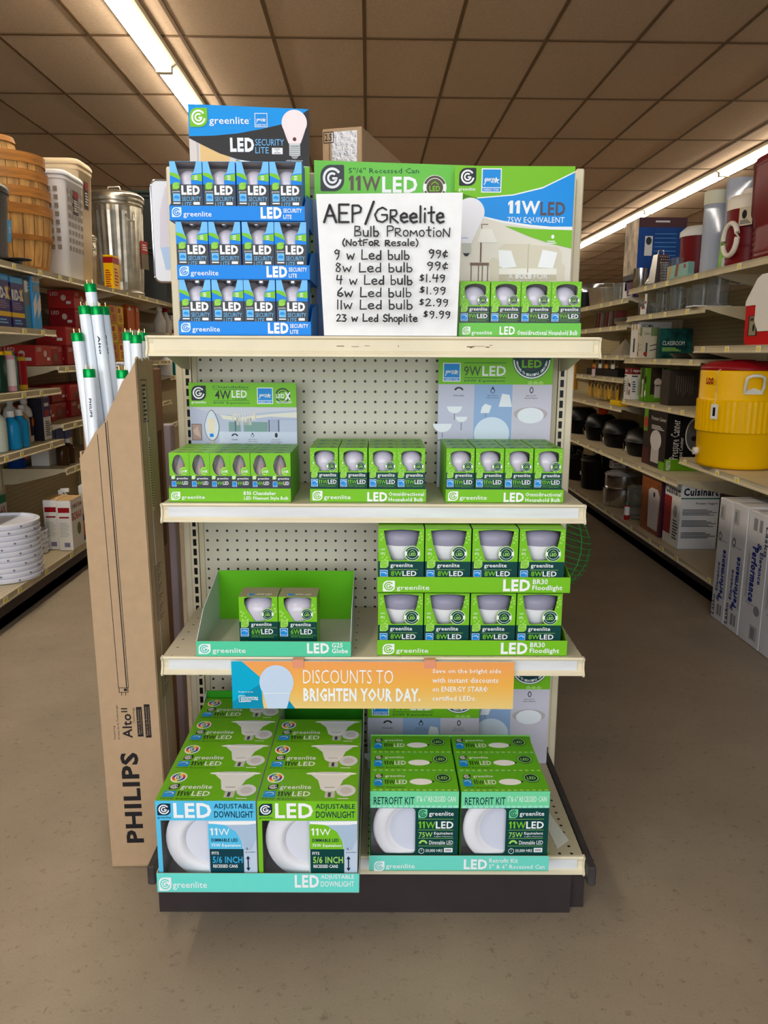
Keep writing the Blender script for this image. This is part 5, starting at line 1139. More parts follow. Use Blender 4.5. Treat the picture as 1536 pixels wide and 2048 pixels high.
# red lamp boxes
def redart(c):
    H = c.ph; c.rect(4, H*.08, 60, H*.16, mat((200, 90, 90), .4)); c.text('LED', 66, H*.1, 92, H*.3, mat((220, 150, 150), .4), 0, 1); c.ell(45, H*.62, 12, H*.22, mat((120, 90, 70), .4), 1); c.rect(39, H*.8, 51, H*.94, mat((80, 70, 60), .4), 1)
def redart2(c):
    H = c.ph; c.text('LED', 10, H*.12, 40, H*.3, WH, 0, 1); c.rect(70, H*.6, 88, H*.75, WH, 1); c.ell(60, H*.42, 10, H*.16, mat((210, 196, 180), .4), 2)
i = 0; W8 = ['first', 'second', 'third', 'fourth', 'fifth', 'sixth']
proto = None
for zsh, cols, hb, nm in ((1.119, [(4.37, 1), (4.60, 1), (4.83, 2), (5.06, 4), (5.30, 3)], .112, 'second'), (.806, [(4.37, 1), (4.60, 2), (4.83, 2), (5.06, 2), (5.30, 2)], .098, 'third')):
    for ci, (y, n) in enumerate(cols):
        for k in range(n):
            pbox('lamp_box', 'red lamp box, stack %s on the %s left shelf, %s from the bottom' % (W8[ci], nm, W8[k]), 'box', -1.98, -1.80-.02*(ci % 2), y, y+.222, zsh+k*(hb+.001), hb, R1 if (ci+k) % 3 else R2, near=redart2, aisle=redart if (ci+k) % 2 else redart2, group='red lamp boxes')
# ---- left, third and fourth shelf goods of the near section
ZC1 = 1.006
bottle('spray_can', 'spray can with a yellow top at the left edge of the third shelf', -1.74, 3.80, ZC1, .033, .19, mat((20, 50, 34), .3), YEL, None, 'can', 'spray cans', cat='can')
bottle('spray_can', 'pink and white spray can with a yellow cap', -1.735, 3.885, ZC1, .033, .19, mat((214, 160, 178), .3), YEL, WH, 'can', 'spray cans', cat='can')
bottle('spray_can', 'teal spray can between the pink and the red one', -1.76, 3.965, ZC1, .033, .19, mat((20, 130, 130), .3), mat((20, 120, 120), .3), None, 'can', 'spray cans', cat='can')
bottle('spray_can', 'red and yellow spray can with a thin white straw', -1.75, 4.05, ZC1, .031, .18, mat((200, 160, 40), .3), R1, R1, 'can', 'spray cans', cat='can')
pbox('lamp_box', 'wide dark red carton behind the spray cans', 'box', -1.98, -1.84, 4.09, 4.31, ZC1, .09, R1, aisle=redart2, near=redart)
ZD1 = .729
bottle('cleaner_bottle', 'pale green white bottle at the left edge of the fourth shelf', -1.75, 3.755, ZD1, .04, .22, mat((200, 206, 190), .3), WH, None, group='cleaner bottles')
for k in range(2): bottle('cleaner_bottle', 'light blue bottle with a white cap, %s of the pair' % ('left', 'right')[k], -1.735, 3.86+k*.095, ZD1, .044, .185, mat((24, 140, 196), .28), WH, None, group='cleaner bottles', sy=.85)
bottle('cleaner_bottle', 'brown and cream striped bottle next to the light blue pair', -1.76, 4.05, ZD1, .034, .20, mat((190, 166, 120), .35), WH, mat((120, 90, 50), .4, var=.9, scale=60, c2=(240, 220, 180)), group='cleaner bottles')
bottle('cleaner_bottle', 'tall white bottle with a white cap behind the striped one', -1.83, 4.08, ZD1, .036, .245, WH, WH, None, group='cleaner bottles')
bottle('cleaner_bottle', 'tall white bottle with an orange round label', -1.80, 4.175, ZD1, .038, .24, WH, WH, mat((44, 40, 90), .4), group='cleaner bottles', labart=lambda c: c.ell(50, 20, 34, 30, mat((220, 120, 50), .4)))
pbox('cleaner_carton', 'white carton with a purple top picturing a red flower', 'box', -1.80, -1.725, 4.225, 4.325, ZD1, .225, WH, aisle=lambda c: (c.rect(0, 0, 100, c.ph*.45, PUR), c.ell(50, c.ph*.36, 34, 18, R2, 2), c.rect(20, c.ph*.12, 80, c.ph*.2, WH, 2), c.lines(20, c.ph*.55, 90, c.ph*.92, 8, GREY, 2)), near=lambda c: c.rect(0, 0, 100, c.ph, mat((40, 38, 48), .4)))
# ---- left, lower shelves
bottle('brown_jar', 'brown bottle with a white cap on the low shelf, left one', -1.745, 4.50, .561, .035, .14, mat((70, 46, 26), .15), WH, group='brown bottles'); bottle('brown_jar', 'brown bottle with a white cap on the low shelf, right one', -1.745, 4.59, .561, .035, .14, mat((70, 46, 26), .15), WH, group='brown bottles')
for k in range(3): pbox('soap_carton', 'white carton with a blue top behind the brown bottles, %s of three' % ('nearest', 'middle', 'farthest')[k], 'box', -1.90, -1.80, 4.44+k*.13, 4.555+k*.13, .561, .20, WH, aisle=lambda c: c.rect(0, 0, 100, c.ph*.36, DB), near=lambda c: c.rect(0, 0, 100, c.ph*.36, DB), group='white and blue cartons')
bottle('blue_canister', 'dark blue canister with an orange blotch at the back of the low shelf', -1.96, 4.40, .561, .05, .21, DB, DB, cap='can', cat='can', labart=lambda c: c.ell(50, 60, 40, 30, mat((200, 70, 30), .4)))
LIDW = mat((226, 228, 240), .25, name='white_lid_plastic')
def lids(n, r, x, y, z, label, grp, h=.0245):
    for k in range(n):
        m = MB(); m.lathe([(r*.93, 0), (r*.99, .002), (r, h*.45), (r*1.03, h*.5), (r*1.03, h*.92), (r*1.0, h), (r*.93, h), (r*.90, h*.55), (.0001, h*.5)], LIDW, 44, cap0=False, cap1=False)
        for j in range(8):
            a = j*pi/4+k*.13; m.box(-.004, .004, -.001, .001, -.004, .004, mat((120, 120, 130), .5), Matrix.Translation((r*1.031*cos(a), r*1.031*sin(a), h*.5)) @ Matrix.Rotation(a+pi/2, 4, 'Z'))
        tag(m.build('bucket_lid', None, (x, y, z+.0008+k*h), (0, 0, .2*k)), label % ('bottom' if k == 0 else 'top' if k == n-1 else W9[k]+' from the bottom'), 'bucket lid', grp)
W9 = ['first', 'second', 'third', 'fourth', 'fifth', 'sixth', 'seventh', 'eighth', 'ninth', 'tenth', 'eleventh']
lids(11, .165, -1.715, 3.62, .156, 'large white bucket lid, %s of the tall stack on the lowest shelf', 'large white bucket lids', .0248)
lids(5, .085, -1.775, 4.06, .156, 'small white bucket lid, %s of the short stack by the borax cartons', 'small white bucket lids')
def borax(c): H = c.ph; c.rect(10, H*.14, 90, H*.24, R1); c.rect(16, H*.32, 84, H*.35, R1); c.lines(16, H*.44, 84, H*.74, 9, mat((190, 196, 190), .5)); c.rect(40, H*.84, 80, H*.93, mat((120, 120, 150), .5))
def borax2(c): H = c.ph; c.text('BORAX', 8, H*.26, 92, H*.42, R2, .03, 1); c.ell(60, H*.62, 16, 20, mat((110, 120, 70), .5)); c.text('20 MULE TEAM', 10, H*.1, 92, H*.18, R1, .02, 1)
for k in range(2): pbox('borax_carton', 'white and red borax carton on the lowest shelf, %s one' % ('right', 'left')[k], 'box', -1.645-.078*k, -1.570-.078*k, 4.10+k*.02, 4.27+k*.02, .156, .27, WH, near=borax, aisle=borax2, top=lambda c: c.rect(0, 0, 100, 100, TAN), group='borax cartons')
for k in range(2): pbox('detergent_carton', 'white and green carton at the rear behind the large lids, %s one' % ('nearer', 'farther')[k], 'box', -2.03, -1.93, 3.98-.2*k, 4.16-.2*k, .156, .30, WH, aisle=lambda c: (c.rect(0, 0, 100, c.ph*.15, mat((20, 120, 80), .4)), c.text('BORAX', 20, c.ph*.2, 90, c.ph*.34, R1, .03, 1)), group='rear detergent cartons')
for k in range(2): bottle('trigger_bottle', 'pale trigger spray bottle behind the borax cartons, %s one' % ('left', 'right')[k], -1.70+.06*k, 4.32+.14*k, .156, .04, .30, mat((196, 186, 170), .3), WH, cap='spray', group='trigger bottles')
bottle('trigger_bottle', 'blue and orange labelled bottle right of the borax cartons', -1.63, 4.36, .156, .035, .2, mat((30, 60, 110), .3), mat((200, 190, 170), .3), mat((206, 110, 70), .4))
# ---- left, far sections
i = 0
for k in range(3):
    for j in range(2): pbox('yellow_box', 'yellow box right of the tall tubes, %s column, %s from the bottom' % (('near', 'far')[j], ('first', 'second', 'third')[k]), 'box', -1.86, -1.77, 5.60+.15*j, 5.74+.15*j, 1.131+k*.128, .127, YEL if (k+j) % 2 else mat((206, 140, 40), .4), aisle=lambda c: (c.rect(10, 10, 50, 34, R2), c.lines(20, 44, 80, 80, 4, R2)), near=lambda c: c.lines(10, 20, 90, 120, 6, R2), group='yellow boxes')
for k in range(3): pbox('white_carton', 'white carton printed with blue GO letters, %s from the bottom' % ('first', 'second', 'third')[k], 'box', -1.80, -1.70, 5.93, 6.13, 1.131+k*.075, .0745, WH, aisle=lambda c: (c.text('GO', 50, 8, 92, 20, DB, .05, 1), c.rect(50, 26, 80, 30, DB)), near=lambda c: c.lines(10, 10, 90, 60, 2, WH), group='white cartons')
for k in range(2): pbox('orange_package', 'orange hanging package among the far cleaners, %s one' % ('left', 'right')[k], 'package', -1.86, -1.82, 6.18+.18*k, 6.32+.18*k, 1.36, .19, mat((206, 96, 30), .4), aisle=lambda c: c.rect(20, 10, 50, 30, WH), rz=.1*(k*2-1), group='orange packages')
for k in range(2): bottle('trigger_bottle', 'white cone shaped spray bottle on the far left shelf, with a %s trigger' % ('white', 'red')[k], -1.76, 6.86+.2*k, 1.356, .05, .215, mat((214, 208, 200), .35), (WH, R1)[k], cap='cone', group='cone spray bottles')
for k in range(4): pbox('white_package', 'white and grey package at the far end of the left shelf, %s from the front' % W9[k], 'package', -1.85, -1.79+.01*k, 7.2+.16*k, 7.33+.16*k, 1.356, .14+.03*(k % 3), (mat((120, 120, 126), .4), WH)[k % 2], aisle=lambda c: c.lines(20, 30, 80, 110, 4, GREY), near=lambda c: c.rect(20, 20, 80, 60, GREY), group='white far packages')
for k in range(3):
    m = MB(); m.lathe([(.02, 0), (.05, .015), (.04, .035), (.0001, .045)], RED, 12, sx=1.3, cap1=False); tag(m.build('red_cloth_roll', None, (-1.715, 7.25+.17*k, 1.3565)), 'small red bundle on the far left shelf edge, %s from the front' % W9[k], 'bundle', 'red bundles')
bottle('teal_bottle', 'teal green bottle glimpsed under the left end of the top display shelf', -1.73, 7.05, 1.001, .06, .24, mat((0, 110, 110), .2), mat((0, 110, 110), .2), cap='cone')
bottle('white_bottle', 'white bottle left of the teal one under the top display shelf', -1.73, 6.85, 1.001, .06, .19, WH, RED)

# ---- right, top shelf
ZR = 1.616
m = MB(); cl = root('drink_cooler', 'large maroon ribbed cooler at the right edge on the top shelf', 'cooler', (1.90, 3.60, ZR+.001))
m.lathe([(.145, 0), (.15, .01), (.15, .02)] + [(.148+.006*(k % 2), .03+k*.013) for k in range(10)] + [(.155, .17), (.165, .20), (.168, .40)], MAR, 32, sq=6, sy=1.1); m.build('cooler_body', cl)
m = MB(); m.lathe([(.17, .40), (.172, .41), (.16, .44), (.0001, .45)], MAR, 32, sq=6, sy=1.1, cap1=False); m.build('lid', cl)
jg = root('drink_cooler', 'maroon jug cooler with a white lid and round white handle on the top shelf', 'cooler', (1.88, 4.03, ZR+.001))
m = MB(); m.lathe([(.10, 0)] + [(.103+.004*(k % 2), .01+k*.012) for k in range(8)] + [(.108, .11), (.112, .27)], MAR, 30); m.build('cooler_body', jg)
m = MB(); m.lathe([(.115, .27), (.116, .31), (.10, .335), (.05, .345), (.045, .37), (.0001, .372)], mat((232, 222, 206), .35), 30, cap1=False); m.build('lid', jg)
m = MB(); m.tube([(-.11-.0, -.03+.075*cos(a), .13+.075*sin(a)) for a in [2*pi*k/20 for k in range(20)]], .013, mat((232, 222, 206), .35), 10, closed=True); m.build('round_handle', jg)
m = MB(); c = Canvas(m, (-.095, -.075, .27), (.45, -.89, 0), (0, 0, 1), .075, .085, 100, 100, .001); c.rect(0, 0, 100, 100, mat((206, 196, 170), .5)); c.ell(40, 40, 18, 24, BK, 2); c.lines(10, 70, 90, 94, 3, GREY, 2); m.build('paper_label', jg)
CLR = mat((206, 212, 226), .25, trans=.35, ior=1.1, name='cloudy_plastic')
for k, (x, y, h, lb) in enumerate(((1.845, 4.36, .42, 'tall clear plastic tube with a ringed cap, left of the pair on the top shelf'), (1.90, 4.225, .455, 'tall clear plastic tube with a bright green paper label at its foot'))):
    o = root('cup_dispenser_tube', lb, 'plastic tube', (x, y, ZR+.001), 0, 'clear plastic tubes'); m = MB()
    m.lathe([(.062, 0), (.064, .005), (.064, h*.84), (.066, h*.845), (.066, h*.98), (.063, h)], CLR, 28); m.build('tube_body', o)
    m = MB()
    if k == 0: m.lathe([(.067, h*.84), (.0675, h), (.06, h+.003), (.0001, h+.004)], mat((206, 204, 180), .3), 28, cap1=False); m.build('cap', o)
    else:
        m.box(-.085, -.072, -.085, -.01, .003, .17, GREEN); c = Canvas(m, (-.0852, -.01, .17), (0, -1, 0), (0, 0, 1), .075, .167, 100, 220, .0005); c.lines(20, 20, 80, 60, 2, mat((60, 120, 20), .5)); c.rect(50, 140, 100, 219, LIL); m.build('green_label', o)
pbox('teal_wrapped_pack', 'teal and brown striped plastic wrapped pack in front of the clear tubes', 'package', 1.735, 1.775, 4.42, 4.72, ZR, .075, mat((130, 176, 166), .3), aisle=lambda c: (c.poly([(10, 0), (24, 0), (18, 22), (2, 22)], TAN), c.poly([(46, 0), (60, 0), (54, 22), (40, 22)], mat((140, 90, 60), .5)), c.rect(82, 3, 92, 10, R1)), near=lambda c: c.rect(10, 10, 90, 150, mat((120, 160, 150), .4)))
GL = mat((236, 240, 240), .04, trans=.95, ior=1.18, name='drinking_glass')
def glass(label, x, y, z, r, h, group='clear glassware', taper=.85, hnd=False, name='drinking_glass'):
    o = root(name, label, 'glassware', (x, y, z+.001), 0, group); m = MB(); m.lathe([(r*taper, 0), (r*taper, .006), (r, h), (r-.003, h), (r*taper-.003, .012), (.0001, .010)], GL, 22, cap1=False); m.build('glass_bowl', o)
    if hnd: m = MB(); m.tube([(-r*.2, -r, h*.85), (-r*.2, -r-.03, h*.8), (-r*.2, -r-.03, h*.3), (-r*.2, -r*.9, h*.2)], .006, GL, 8); m.build('handle', o)
    return o
glass('slim clear glass with red markings, left one of two by the grater', 1.755, 4.80, ZR, .030, .11); glass('clear glass with red markings, right one of two by the grater', 1.77, 4.66, ZR, .036, .12)
g_ = root('box_grater', 'steel box grater with a handle on the edge of the top right shelf', 'grater', (1.775, 4.95, ZR+.001), radians(12)); m = MB(); STL = mat((190, 188, 184), .25, .9, name='grater_steel')
m.mesh([(-.055, -.04, 0), (.055, -.04, 0), (.055, .04, 0), (-.055, .04, 0), (-.035, -.025, .17), (.035, -.025, .17), (.035, .025, .17), (-.035, .025, .17)], [(0, 1, 5, 4), (1, 2, 6, 5), (2, 3, 7, 6), (3, 0, 4, 7), (4, 5, 6, 7)], STL)
c = Canvas(m, (-.055, -.041, .168), (1, 0, 0), (0, .09, 1), .11, .168, 110, 168, .002)
for j in range(9):
    for k in range(5): c.ell(26+k*14+(j % 2)*5, 18+j*16, 4, 5, BK, 1, 8); c.ell(27+k*14+(j % 2)*5, 15+j*16, 4, 2.4, WH, 2, 6)
m.build('grater_body', g_); m = MB(); m.tube([(-.02, 0, .168), (-.015, 0, .195), (.015, 0, .195), (.02, 0, .168)], .004, STL, 8); m.build('handle', g_)
o = root('steel_cup', 'polished steel cup at the far end of the nearer top right shelf', 'cup', (1.775, 5.29, ZR+.001)); m = MB(); m.lathe([(.046, 0), (.048, .004), (.048, .125), (.045, .125), (.044, .01), (.0001, .01)], CHROME, 26, cap1=False); m.build('cup_body', o)
o = root('steel_shaker', 'small pointed steel shaker between the steel cup and the grater', 'shaker', (1.80, 5.12, ZR+.001)); m = MB(); m.lathe([(.045, 0), (.05, .02), (.03, .06), (.02, .10), (.016, .15), (.006, .17)], STL, 20); m.build('shaker_body', o)
def bluebox(c):
    H = c.ph; c.rect(0, 0, 100, H, mat((40, 84, 160), .35, var=.15, scale=5)); c.rect(0, 0, 100, H*.16, mat((90, 60, 64), .4), 2); c.rect(34, H*.05, 64, H*.08, WH, 3)
    c.rect(14, H*.3, 30, H*.62, WH, 3); c.ell(22, H*.38, 6, 8, GREY, 4)
    for k in range(6): c.rect(34, H*(.26+.07*k), 80, H*(.268+.07*k), LBLUE, 3)
pbox('appliance_carton', 'large blue kitchen appliance carton on the top right shelf', 'box', 1.74, 2.05, 5.28, 5.55, ZR+.06, .38, BK, near=bluebox, aisle=lambda c: (c.rect(0, 0, 100, c.ph*.9, mat((196, 176, 150), .4, var=.4, scale=9)),))
pbox('appliance_carton', 'low brown carton under the large blue appliance carton', 'box', 1.76, 2.04, 5.27, 5.56, ZR, .058, mat((110, 60, 30), .6))
o = root('drink_cooler', 'maroon cooler with a white lid at the back behind the grater', 'cooler', (1.97, 4.86, ZR+.001)); m = MB(); m.lathe([(.10, 0), (.11, .26)], MAR, 24); m.build('cooler_body', o); m = MB(); m.lathe([(.115, .26), (.115, .29), (.08, .32), (.0001, .325)], WH, 24, cap1=False); m.build('lid', o)
pbox('dark_carton', 'dark grey carton between the maroon cooler and the clear tubes', 'box', 1.96, 2.07, 4.50, 4.68, ZR, .27, mat((40, 38, 36), .5))
# ---- right, second shelf glassware
ZG = 1.441
gd = [(5.27, .035, .09, 0), (5.14, .04, .075, 0), (4.93, .042, .14, 1), (4.80, .05, .15, 1), (4.66, .055, .13, 1), (4.50, .045, .115, 0), (4.34, .06, .12, 0), (4.20, .058, .14, 0)]
for k, (y, r, h, hn) in enumerate(gd): glass('clear glass %s on the second right shelf, %s from the far end' % (('measuring jug', 'storage bowl')[1-hn], W9[k]), 1.80+.02*(k % 2), y, ZG, r, h, 'measuring glassware', .9, bool(hn), 'glass_jug' if hn else 'glass_bowl')
m = MB(); m.box(0, .003, 0, .035, 0, .09, WH); m.box(-.0005, 0, .003, .032, .03, .045, R1); tag(m.build('hang_tag', None, (1.735, 5.03, ZG+.035)), 'white hanging tag with a red stripe dangling from the top right shelf', 'tag')
pbox('price_card', 'white card with a red band among the measuring glasses', 'card', 1.735, 1.745, 5.05, 5.14, ZG, .05, WH, aisle=lambda c: c.rect(30, 0, 80, 18, R1))
tray_ = MB(); tray_.box(-.1, .1, -.05, .05, 0, .006, WH); tag(tray_.build('white_scoops', None, (1.80, 4.26, ZG+.16-.16+.001)), 'row of white plastic scoops lying at the end of the second right shelf', 'scoop')
# ---- right, third shelf boxes
ZC2 = 1.171
pbox('rice_cooker_box', 'white rice cooker box headed Aroma on the third right shelf', 'box', 1.755, 1.97, 5.20, 5.35, ZC2, .232, WH, near=lambda c: (c.text('AROMA', 6, 8, 44, 18, BK, .01, 1),), aisle=lambda c: (c.ell(30, 22, 12, 14, TAN), c.ell(70, 22, 12, 14, TAN), c.rect(40, 70, 60, 130, GREY)))
def juicer(c): H = c.ph; c.rect(0, 0, 100, H, mat((206, 196, 170), .45)); c.rect(50, 0, 100, H*.28, mat((120, 140, 90), .5), 2); c.text('Cuisine', 10, H*.14, 44, H*.24, GREY, 0, 3); c.rect(24, H*.5, 34, H*.95, GREY, 2); c.ell(22, H*.86, 9, 12, R2, 3); c.stroke([(50, H*.6), (84, H*.55)], 5, GREY); c.stroke([(50, H*.75), (90, H*.7)], 5, GREY)
pbox('utensil_box', 'cream kitchen tool box in front of the rice cooker box', 'box', 1.725, 1.835, 5.04, 5.12, ZC2, .19, WH, near=juicer, aisle=juicer)
def classr(c): H = c.ph; c.rect(0, 0, 100, H, mat((20, 74, 66), .4, var=.5, scale=20)); c.text('CLASSROOM', 8, H*.42, 76, H*.56, WH, 0, 2); c.lines(8, H*.64, 66, H*.78, 3, LGREEN, 2)
pbox('classroom_box', 'dark green Classroom box on the third right shelf', 'box', 1.79, 1.99, 4.90, 4.96, ZC2, .18, mat((18, 60, 52), .4), near=classr)
for k in range(2):
    m = MB(); m.lathe([(.10, 0), (.13, .03), (.133, .03), (.10, .003), (.0001, .003)], mat((50, 50, 52), .2, .7), 30, cap1=False, cap0=False); tag(m.build('frying_pan', None, (1.88, 4.60-.27*k, ZC2+.001)), 'shallow dark pan lying on the third right shelf, %s one' % ('farther', 'nearer')[k], 'pan', 'shallow dark pans')
# ---- red and white cooler
rw = root('picnic_cooler', 'red picnic cooler with a white sloping lid on the right', 'cooler', (1.86, 3.50, 1.238), radians(-90))
m = MB(); RC = mat((190, 6, 16), .3, name='red_cooler_plastic'); P = [(-.17, 0), (-.185, .02), (-.19, .165), (.19, .165), (.185, .02), (.17, 0)]
m.prism([(-.165, -.125, 0), (-.185, -.125, .02), (-.192, -.125, .175), (.192, -.125, .175), (.185, -.125, .02), (.165, -.125, 0)], (0, .25, 0), RC)
c = Canvas(m, (-.155, -.1252, .13), (1, 0, 0), (0, 0, 1), .09, .09, 100, 100, .0005); c.rect(0, 0, 100, 100, mat((40, 36, 30), .4)); c.rect(14, 4, 84, 96, mat((150, 140, 110), .4), 2); c.ell(62, 60, 12, 18, BK, 3); c.rect(20, 10, 60, 26, mat((60, 50, 40), .4), 3)
m.build('cooler_body', rw)
m = MB(); LW = mat((232, 228, 220), .35); m.prism([(-.194, -.128, .176), (-.19, -.128, .20), (-.10, -.128, .29), (-.06, -.128, .305), (.06, -.128, .305), (.10, -.128, .29), (.19, -.128, .20), (.194, -.128, .176)], (0, .256, 0), LW)
c = Canvas(m, (-.19, .05, .2), (0, -1, 0), (.09, 0, .09), .1, .127, 100, 127, .001); c.text('IGLOO', 20, 60, 80, 80, R1, .04, 1); c.rect(15, 10, 85, 45, mat((200, 194, 184), .4), 1)
c = Canvas(m, (-.11, -.1282, .27), (1, 0, 0), (0, 0, 1), .22, .27, 100, 100, .001); c.poly([(8, 20), (92, 20), (92, 60), (75, 78), (25, 78), (8, 60)], LW, 1)
m.build('lid', rw)
# ---- right, fourth shelf appliance boxes
ZD2 = .901
def nippo(c): H = c.ph; c.rect(0, 0, 100, H, WH); c.rect(0, 0, 100, H*.2, mat((120, 20, 26), .4), 2); c.text('nippo', 6, H*.04, 42, H*.15, WH, .02, 3); c.text('4', 86, H*.03, 94, H*.14, WH, .02, 3); c.rect(34, H*.4, 66, H*.86, mat((190, 184, 178), .3), 2); c.ell(50, H*.4, 17, 10, mat((206, 200, 196), .3), 3); c.poly([(64, H*.46), (92, H*.5), (92, H*.62), (64, H*.56)], BK, 3); c.ell(80, H*.78, 8, 14, R1, 3); c.lines(6, H*.42, 24, H*.8, 5, GREY, 2); c.rect(2, H*.24, 30, H*.28, BK, 2)
pbox('pressure_cooker_box', 'white pressure cooker box with a dark red top band', 'box', 1.735, 1.87, 5.22, 5.36, ZD2, .205, mat((120, 20, 26), .4), near=nippo, aisle=nippo)
def grn(c): H = c.ph; c.rect(0, 0, 100, H, mat((92, 150, 20), .4)); c.rect(16, H*.0, 60, H*.78, mat((52, 40, 30), .4), 2); c.rect(68, 0, 76, H, mat((20, 20, 24), .4), 2); c.ell(46, H*.42, 15, 16, mat((206, 196, 184), .35), 3); c.rect(34, H*.5, 58, H*.88, mat((196, 186, 176), .35), 3); c.ell(88, H*.35, 12, 20, BK, 3); c.ell(88, H*.75, 12, 16, WH, 3)
pbox('pressure_cooker_box', 'green and black pressure cooker box in the middle of the fourth shelf', 'box', 1.745, 1.90, 4.96, 5.08, ZD2, .21, mat((92, 150, 20), .4), near=grn, aisle=grn)
pbox('pressure_cooker_box', 'plain dark grey box next to the yellow drink cooler', 'box', 1.76, 1.93, 4.62, 4.75, ZD2, .205, mat((58, 50, 44), .5), near=lambda c: [c.rect(24+8*k, 20, 25.5+8*k, 70+(k*13) % 20, mat((120, 108, 92), .5)) for k in range(8)])
# ---- right, fifth shelf
ZE = .531
def cann(c): H = c.ph; c.rect(0, 0, 100, H, mat((16, 14, 16), .4)); c.text('Pressure Canner', 12, H*.12, 36, H*.80, WH, 0, 2, rot=1); c.text('and Cooker', 38, H*.42, 48, H*.78, WH, 0, 2, rot=1); c.ell(82, H*.38, 30, 48, WH, 2); c.ell(82, H*.38, 27, 44, mat((96, 96, 96), .3), 3); c.ell(78, H*.44, 9, 7, BK, 4); c.rect(0, H*.80, 100, H, mat((100, 160, 20), .4), 2); c.text('PRESTO', 5, H*.82, 17, H*.99, WH, .04, 3, rot=1)
def cann2(c): H = c.ph; c.rect(0, 0, 100, H, mat((30, 22, 22), .4)); c.text('Pressure Canner', 34, H*.1, 96, H*.17, WH, 0, 2); c.lines(36, H*.26, 90, H*.34, 3, WH, 2); c.rect(0, 0, 18, H*.4, mat((100, 160, 20), .4), 2); c.ell(10, H*.24, 8, 10, R2, 3); c.rect(0, H*.7, 30, H*.98, mat((80, 14, 24), .4), 2); c.ell(58, H*.52, 24, 16, mat((206, 202, 204), .3), 4); c.rect(40, H*.55, 74, H*.92, mat((190, 184, 188), .3), 3); c.rect(76, H*.86, 100, H, mat((100, 160, 20), .4), 3)
pbox('pressure_canner_box', 'black and green pressure canner box on the fifth right shelf', 'box', 1.72, 1.93, 4.50, 4.88, ZE, .335, BK, near=cann, aisle=cann2)
ROA = mat((9, 9, 12), .3, spec=.1, name='black_enamel')
def roaster(label, x, y, z, rx, ry, h):
    o = root('roasting_pan', label, 'roaster', (x, y, z+.001), 0, 'black enamel roasters'); m = MB()
    m.lathe([(.8, 0), (.86, .01), (.98, h*.5), (1.02, h*.51), (1.02, h*.53)], ROA, 36, sx=rx, sy=ry)
    c = Canvas(m, (-rx*1.0, ry*.2, h*.44), (0, -1, 0), (-.1, 0, 1), .07, .05, 100, 70, .012); c.rect(0, 0, 30, 70, mat((90, 50, 30), .4)); c.rect(66, 20, 98, 60, WH); m.build('pan_body', o)
    m = MB(); m.lathe([(1.02, h*.535), (.98, h*.6), (.85, h*.9), (.6, h), (.0001, h)], ROA, 36, sx=rx, sy=ry, cap1=False); m.build('lid', o)
    for s_ in (-1, 1): m = MB(); m.tube([(-.03, s_*ry*.95, h*.5), (-.02, s_*(ry+.03), h*.5), (.02, s_*(ry+.03), h*.5), (.03, s_*ry*.95, h*.5)], .005, ROA, 6); m.build('side_handle', o)
roaster('large oval black enamel roaster nearest to the pressure canner box', 1.87, 5.22, ZE, .14, .20, .175)
roaster('oval black enamel roaster, second from the pressure canner box', 1.86, 5.74, ZE, .13, .19, .19)
roaster('small black enamel roaster, third from the pressure canner box', 1.84, 6.20, ZE, .12, .16, .20); roaster('small black enamel roaster at the far end behind the display edge', 1.84, 6.75, ZE, .13, .17, .22)
# ---- yellow drink cooler
yc = root('drink_cooler', 'big yellow barrel drink cooler with a red lid and a white side handle', 'cooler', (1.80, 3.80, .6615), radians(-60)); m = MB()
YC = mat((242, 186, 0), .32, name='cooler_yellow'); rr0 = .2
prof = [(.165, 0), (.178, .006), (.182, .02), (.186, .165), (.190, .17)]
m.lathe(prof, YC, 64)
n = 96
for k in range(n):
    a0, a1 = 2*pi*k/n, 2*pi*(k+1)/n; e0 = .194+.0025*(1 if k % 2 else 0); e1 = .194+.0025*(1 if (k+1) % 2 else 0)
    q = lambda r, a, z: (r*cos(a), r*sin(a), z)
    m.face([q(e0, a0, .175), q(e1, a1, .175), q(e1+.002, a1, .32), q(e0+.002, a0, .32)], YC)
    m.face([q(.19, a0, .17), q(.19, a1, .17), q(e1, a1, .175), q(e0, a0, .175)], YC); m.face([q(e0+.002, a0, .32), q(e1+.002, a1, .32), q(.193, a1, .325), q(.193, a0, .325)], YC)
m.lathe([(.193, .325), (.190, .33), (.190, .455), (.187, .462), (.184, .463)], YC, 64, cap0=False)
m.build('cooler_body', yc)
m = MB(); m.lathe([(.190, .462), (.192, .468), (.186, .482), (.15, .50), (.12, .505), (.115, .497), (.06, .497), (.05, .51), (.0001, .512)], mat((140, 14, 24), .35), 48, cap1=False); m.build('lid', yc)
HW = mat((226, 222, 210), .35)
def on(a, r, z): return (r*cos(a), r*sin(a), z)
m = MB(); a = radians(-40); da = .19
m.tube([on(a-da, .193, .365), on(a-da, .212, .39), on(a-da*.9, .222, .43), on(a-da*.4, .226, .44), on(a+da*.4, .226, .44), on(a+da*.9, .222, .43), on(a+da, .212, .39), on(a+da, .193, .365)], .008, HW, 8)
m.prism([on(a-da*1.15, .1935, .355), on(a+da*1.15, .1935, .355), on(a+da*1.1, .1935, .368), on(a, .1965, .385), on(a-da*1.1, .1935, .368)], on(a, .006, 0), HW); m.build('side_handle', yc)
m = MB(); a = radians(-88)
m.box(-.0015, .003, -.018, .018, .235, .305, HW, Matrix.Rotation(a, 4, 'Z') @ Matrix.Translation((.199, 0, 0))); m.box(.003, .0045, -.006, .006, .25, .29, BK, Matrix.Rotation(a, 4, 'Z') @ Matrix.Translation((.199, 0, 0)))
